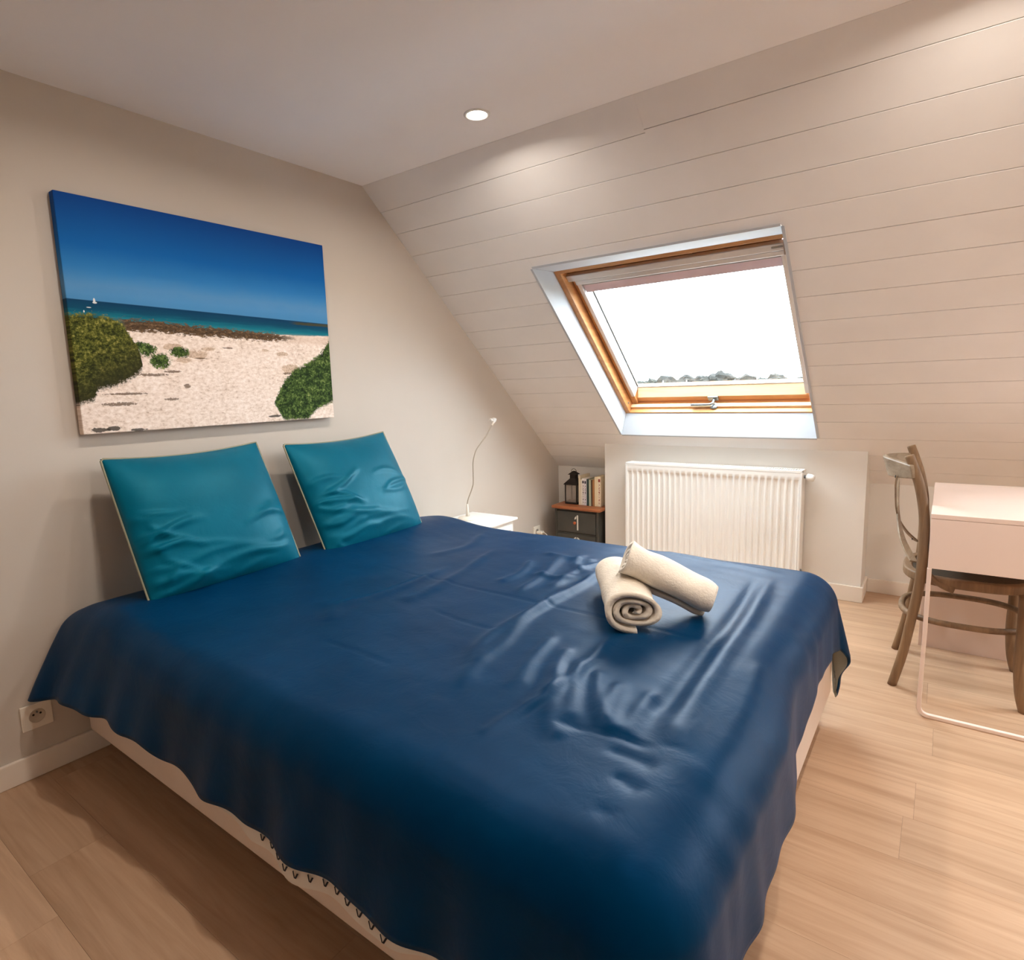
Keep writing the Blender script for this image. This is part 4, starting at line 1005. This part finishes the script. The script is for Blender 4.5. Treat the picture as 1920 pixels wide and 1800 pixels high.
for sgn in (-1, 1):
    yy = lambda v: 0.66 + sgn * v
    pth = smooth_path([(2.138, yy(0.115), 0.812), (2.132, yy(0.085), 0.76), (2.139 + 0.002 * sgn, yy(0.0), 0.640), (2.165, yy(-0.09), 0.555), (2.206, yy(-0.172), 0.492)], 6)
    sb_ = MB().strip(pth, (0.0, 1, 0.4 * sgn), 0.030, 0.006).build('back_strap', M_CREST, chr_, bevel=0.001)
    for k_ in (2, -3):
        MB().lathe([(0.006, 0), (0.006, 0.0025), (0.003, 0.004)], pth[k_] + Vector((-0.0045, 0, 0)), (-1, 0, 0.1), 10).build('rivet', M_IRON, sb_)
def sup(cx_, cy_, a, b, z, p=2.8, n=48):
    out = []
    for i in range(n):
        t = 2 * math.pi * i / n; c, s_ = math.cos(t), math.sin(t)
        out.append((cx_ + a * math.copysign(abs(c) ** (2 / p), c), cy_ + b * math.copysign(abs(s_) ** (2 / p), s_), z))
    return out
MB().strip(sup(2.372, 0.66, 0.188, 0.196, 0.434), (0, 0, 1), 0.034, 0.03, closed=True).build('seat_frame', M_FRAMEWOOD, chr_, bevel=0.006, seg=3)
m = MT('woven_cane'); ck = m.t.nodes.new('ShaderNodeTexChecker'); ck.inputs['Scale'].default_value = 110
m.t.links.new(m.coord('Object'), ck.inputs['Vector']); ck.inputs['Color1'].default_value = hexs(96, 80, 58); ck.inputs['Color2'].default_value = hexs(26, 22, 18)
m.col(ck.outputs['Color']); m.set(Roughness=0.8)
inn = sup(2.372, 0.66, 0.172, 0.180, 0.440); n_ = len(inn)
MB().add(inn + [(a, b, 0.446) for a, b, _ in inn], [tuple(range(n_))[::-1], tuple(range(n_, 2 * n_))] + [(i, (i + 1) % n_, n_ + (i + 1) % n_, n_ + i) for i in range(n_)]).build('cane_seat', m.m, chr_)
for ya in (0.482, 0.842):
    o_ = -1 if ya < 0.6 else 1
    MB().tube(smooth_path([(2.526, ya, 0.418), (2.528, ya, 0.29), (2.527, ya, 0.18), (2.536, ya + 0.003 * o_, 0.07), (2.552, ya + 0.006 * o_, 0.0)], 5), [0.0175] * 21, 12).build('front_leg', M_FRAMEWOOD, chr_)
MB().tube(sup(2.365, 0.66, 0.193, 0.186, 0.275, 2.6), 0.0115, 10, closed=True).build('ring_stretcher', M_FRAMEWOOD, chr_)
for ya, s_ in ((0.472, 1), (0.848, -1)):
    dx = 0.0 if ya < 0.6 else -0.010
    MB().tube(smooth_path([(2.231 + dx, ya, 0.52), (2.245 + dx, ya, 0.47), (2.285, ya - 0.012 * s_, 0.428), (2.332, ya - 0.018 * s_, 0.412)], 5), [0.010] * 12 + [0.011, 0.012, 0.013, 0.013], 10).build('corner_brace', M_FRAMEWOOD, chr_)

# ================================================================== OUTSIDE
M_GRASS = plain('field_grass', hexs(70, 80, 52), 0.95, var=0.2, scale=0.05)
tag(MB().box(-400, 300, 12, 700, -2.9, -2.6).build('ground', M_GRASS), kind='structure')
M_TREE = plain('tree_foliage', hexs(17, 22, 18), 0.95, var=0.35, scale=0.8)
M_TREE2 = plain('tree_foliage_brownish', hexs(24, 23, 19), 0.95, var=0.35, scale=0.8)
M_TRUNK = plain('tree_bark', hexs(64, 54, 44), 0.95)
M_HILL = plain('far_hill', hexs(84, 92, 92), 1.0, var=0.1, scale=0.02)
def tree(px_dir, dist, top, wid, mat, label, seed):
    r = random.Random(seed)
    x = CAM[0] + px_dir * dist; yy = CAM[1] + dist; g = -2.6
    o = thing('tree', (x, yy, g), label, 'tree', 'trees on the horizon')
    hgt = top - g
    MB().tube([(x, yy, g), (x, yy, g + hgt * 0.45)], [0.28, 0.2], 8).build('trunk', M_TRUNK, o)
    bm = bmesh.new()
    for k in range(int(6 + 5 * wid / hgt)):
        ox = (r.random() - 0.5) * wid * 0.85; oz = g + hgt * r.uniform(0.34, 0.72); rad_ = hgt * r.uniform(0.20, 0.28)
        if k == 0: ox, oz = 0.0, top - hgt * 0.26; rad_ = hgt * 0.26
        g_ = bmesh.ops.create_icosphere(bm, subdivisions=2 if k > 8 else 3, radius=1.0)
        for v in g_['verts']:
            n_k = 1 + 0.16 * math.sin(v.co.x * 7 + seed + k) * math.sin(v.co.y * 6 + k * 2) + 0.14 * math.sin(v.co.z * 9 + v.co.x * 5 + k) + r.uniform(-0.07, 0.07)
            v.co = Vector((ox + v.co.x * rad_ * n_k * 1.25, v.co.y * rad_ * n_k, oz + v.co.z * rad_ * n_k - g))
    me = bpy.data.meshes.new('crown'); bm.to_mesh(me); bm.free(); me.materials.append(mat)
    c = bpy.data.objects.new('crown', me); COL.objects.link(c); c.parent = o
trs = [(-0.432, 72, 1.50, 6, M_TREE, 'green tree clump at the left end of the skyline'), (-0.405, 88, 1.95, 9, M_TREE, 'low wide tree second from the left on the skyline'),
       (-0.372, 92, 2.05, 9, M_TREE2, 'dull tree third from the left on the skyline'), (-0.345, 92, 2.35, 10, M_TREE2, 'brownish broad tree left of the tallest one on the skyline'),
       (-0.318, 92, 2.15, 8, M_TREE, 'grey-green tree between the brownish broad tree and the tallest one'), (-0.290, 90, 2.65, 12, M_TREE2, 'tallest brownish flat-topped tree on the skyline, above the window handle'),
       (-0.252, 95, 1.85, 7, M_TREE, 'rounded dark tree right of the tallest one'), (-0.228, 100, 1.55, 6, M_TREE, 'small bushy tree right of the rounded dark tree'),
       (-0.205, 100, 2.0, 6.5, M_TREE, 'dark round tree standing apart right of centre on the skyline'), (-0.165, 110, 1.5, 6, M_TREE, 'low shrub-like tree before the pale hills'),
       (-0.13, 110, 1.85, 9, M_TREE, 'long dark tree clump towards the right end of the skyline'), (-0.10, 115, 1.9, 7, M_TREE, 'last dark tree at the right end of the skyline')]
# directions are x/y of the sight line; spread them between the sash edges
for i, (k, dist, top, wid, mt, lb_) in enumerate(trs):
    nd = (74, 98, 106, 114, 122, 86, 130, 138, 146, 154, 162, 170)[i]     # one behind the other, so that no crowns touch
    top = 1.18 + (top - 1.18) * nd / dist; wid *= 1.7 * nd / dist; dist = nd
    tree(k, dist, top, wid, mt, lb_, 30 + i)
for i, (k, dist, lb_) in enumerate(((-0.385, 70, 'thin pale pole left on the skyline'), (-0.345, 70, 'thin pale pole right of the other one on the skyline'))):
    x = CAM[0] + k * dist
    tag(MB().tube([(x, CAM[1] + dist, -2.6), (x, CAM[1] + dist, 1.55)], [0.09, 0.05], 8).build('pole', M_WHITE, at=(x, CAM[1] + dist, -2.6)), lb_, 'pole')
for i, (k, w, h) in enumerate(((-0.16, 90, 5.2), (-0.05, 130, 6.2), (-0.34, 120, 3.4))):
    cxh = CAM[0] + k * 420; m = MB()
    m.grid([[(cxh + w * math.sin(a) * math.cos(b) * (1 + 0.08 * math.sin(3 * b)), 420 + w * 0.6 * math.sin(a) * math.sin(b), -2.6 + h * max(0.0, math.cos(a)) ** 1.3) for a in [math.pi / 2 * q / 12 for q in range(13)]] for b in [2 * math.pi * p / 40 for p in range(40)]], closed_u=True)
    tag(m.build('hill', M_HILL), kind='structure')
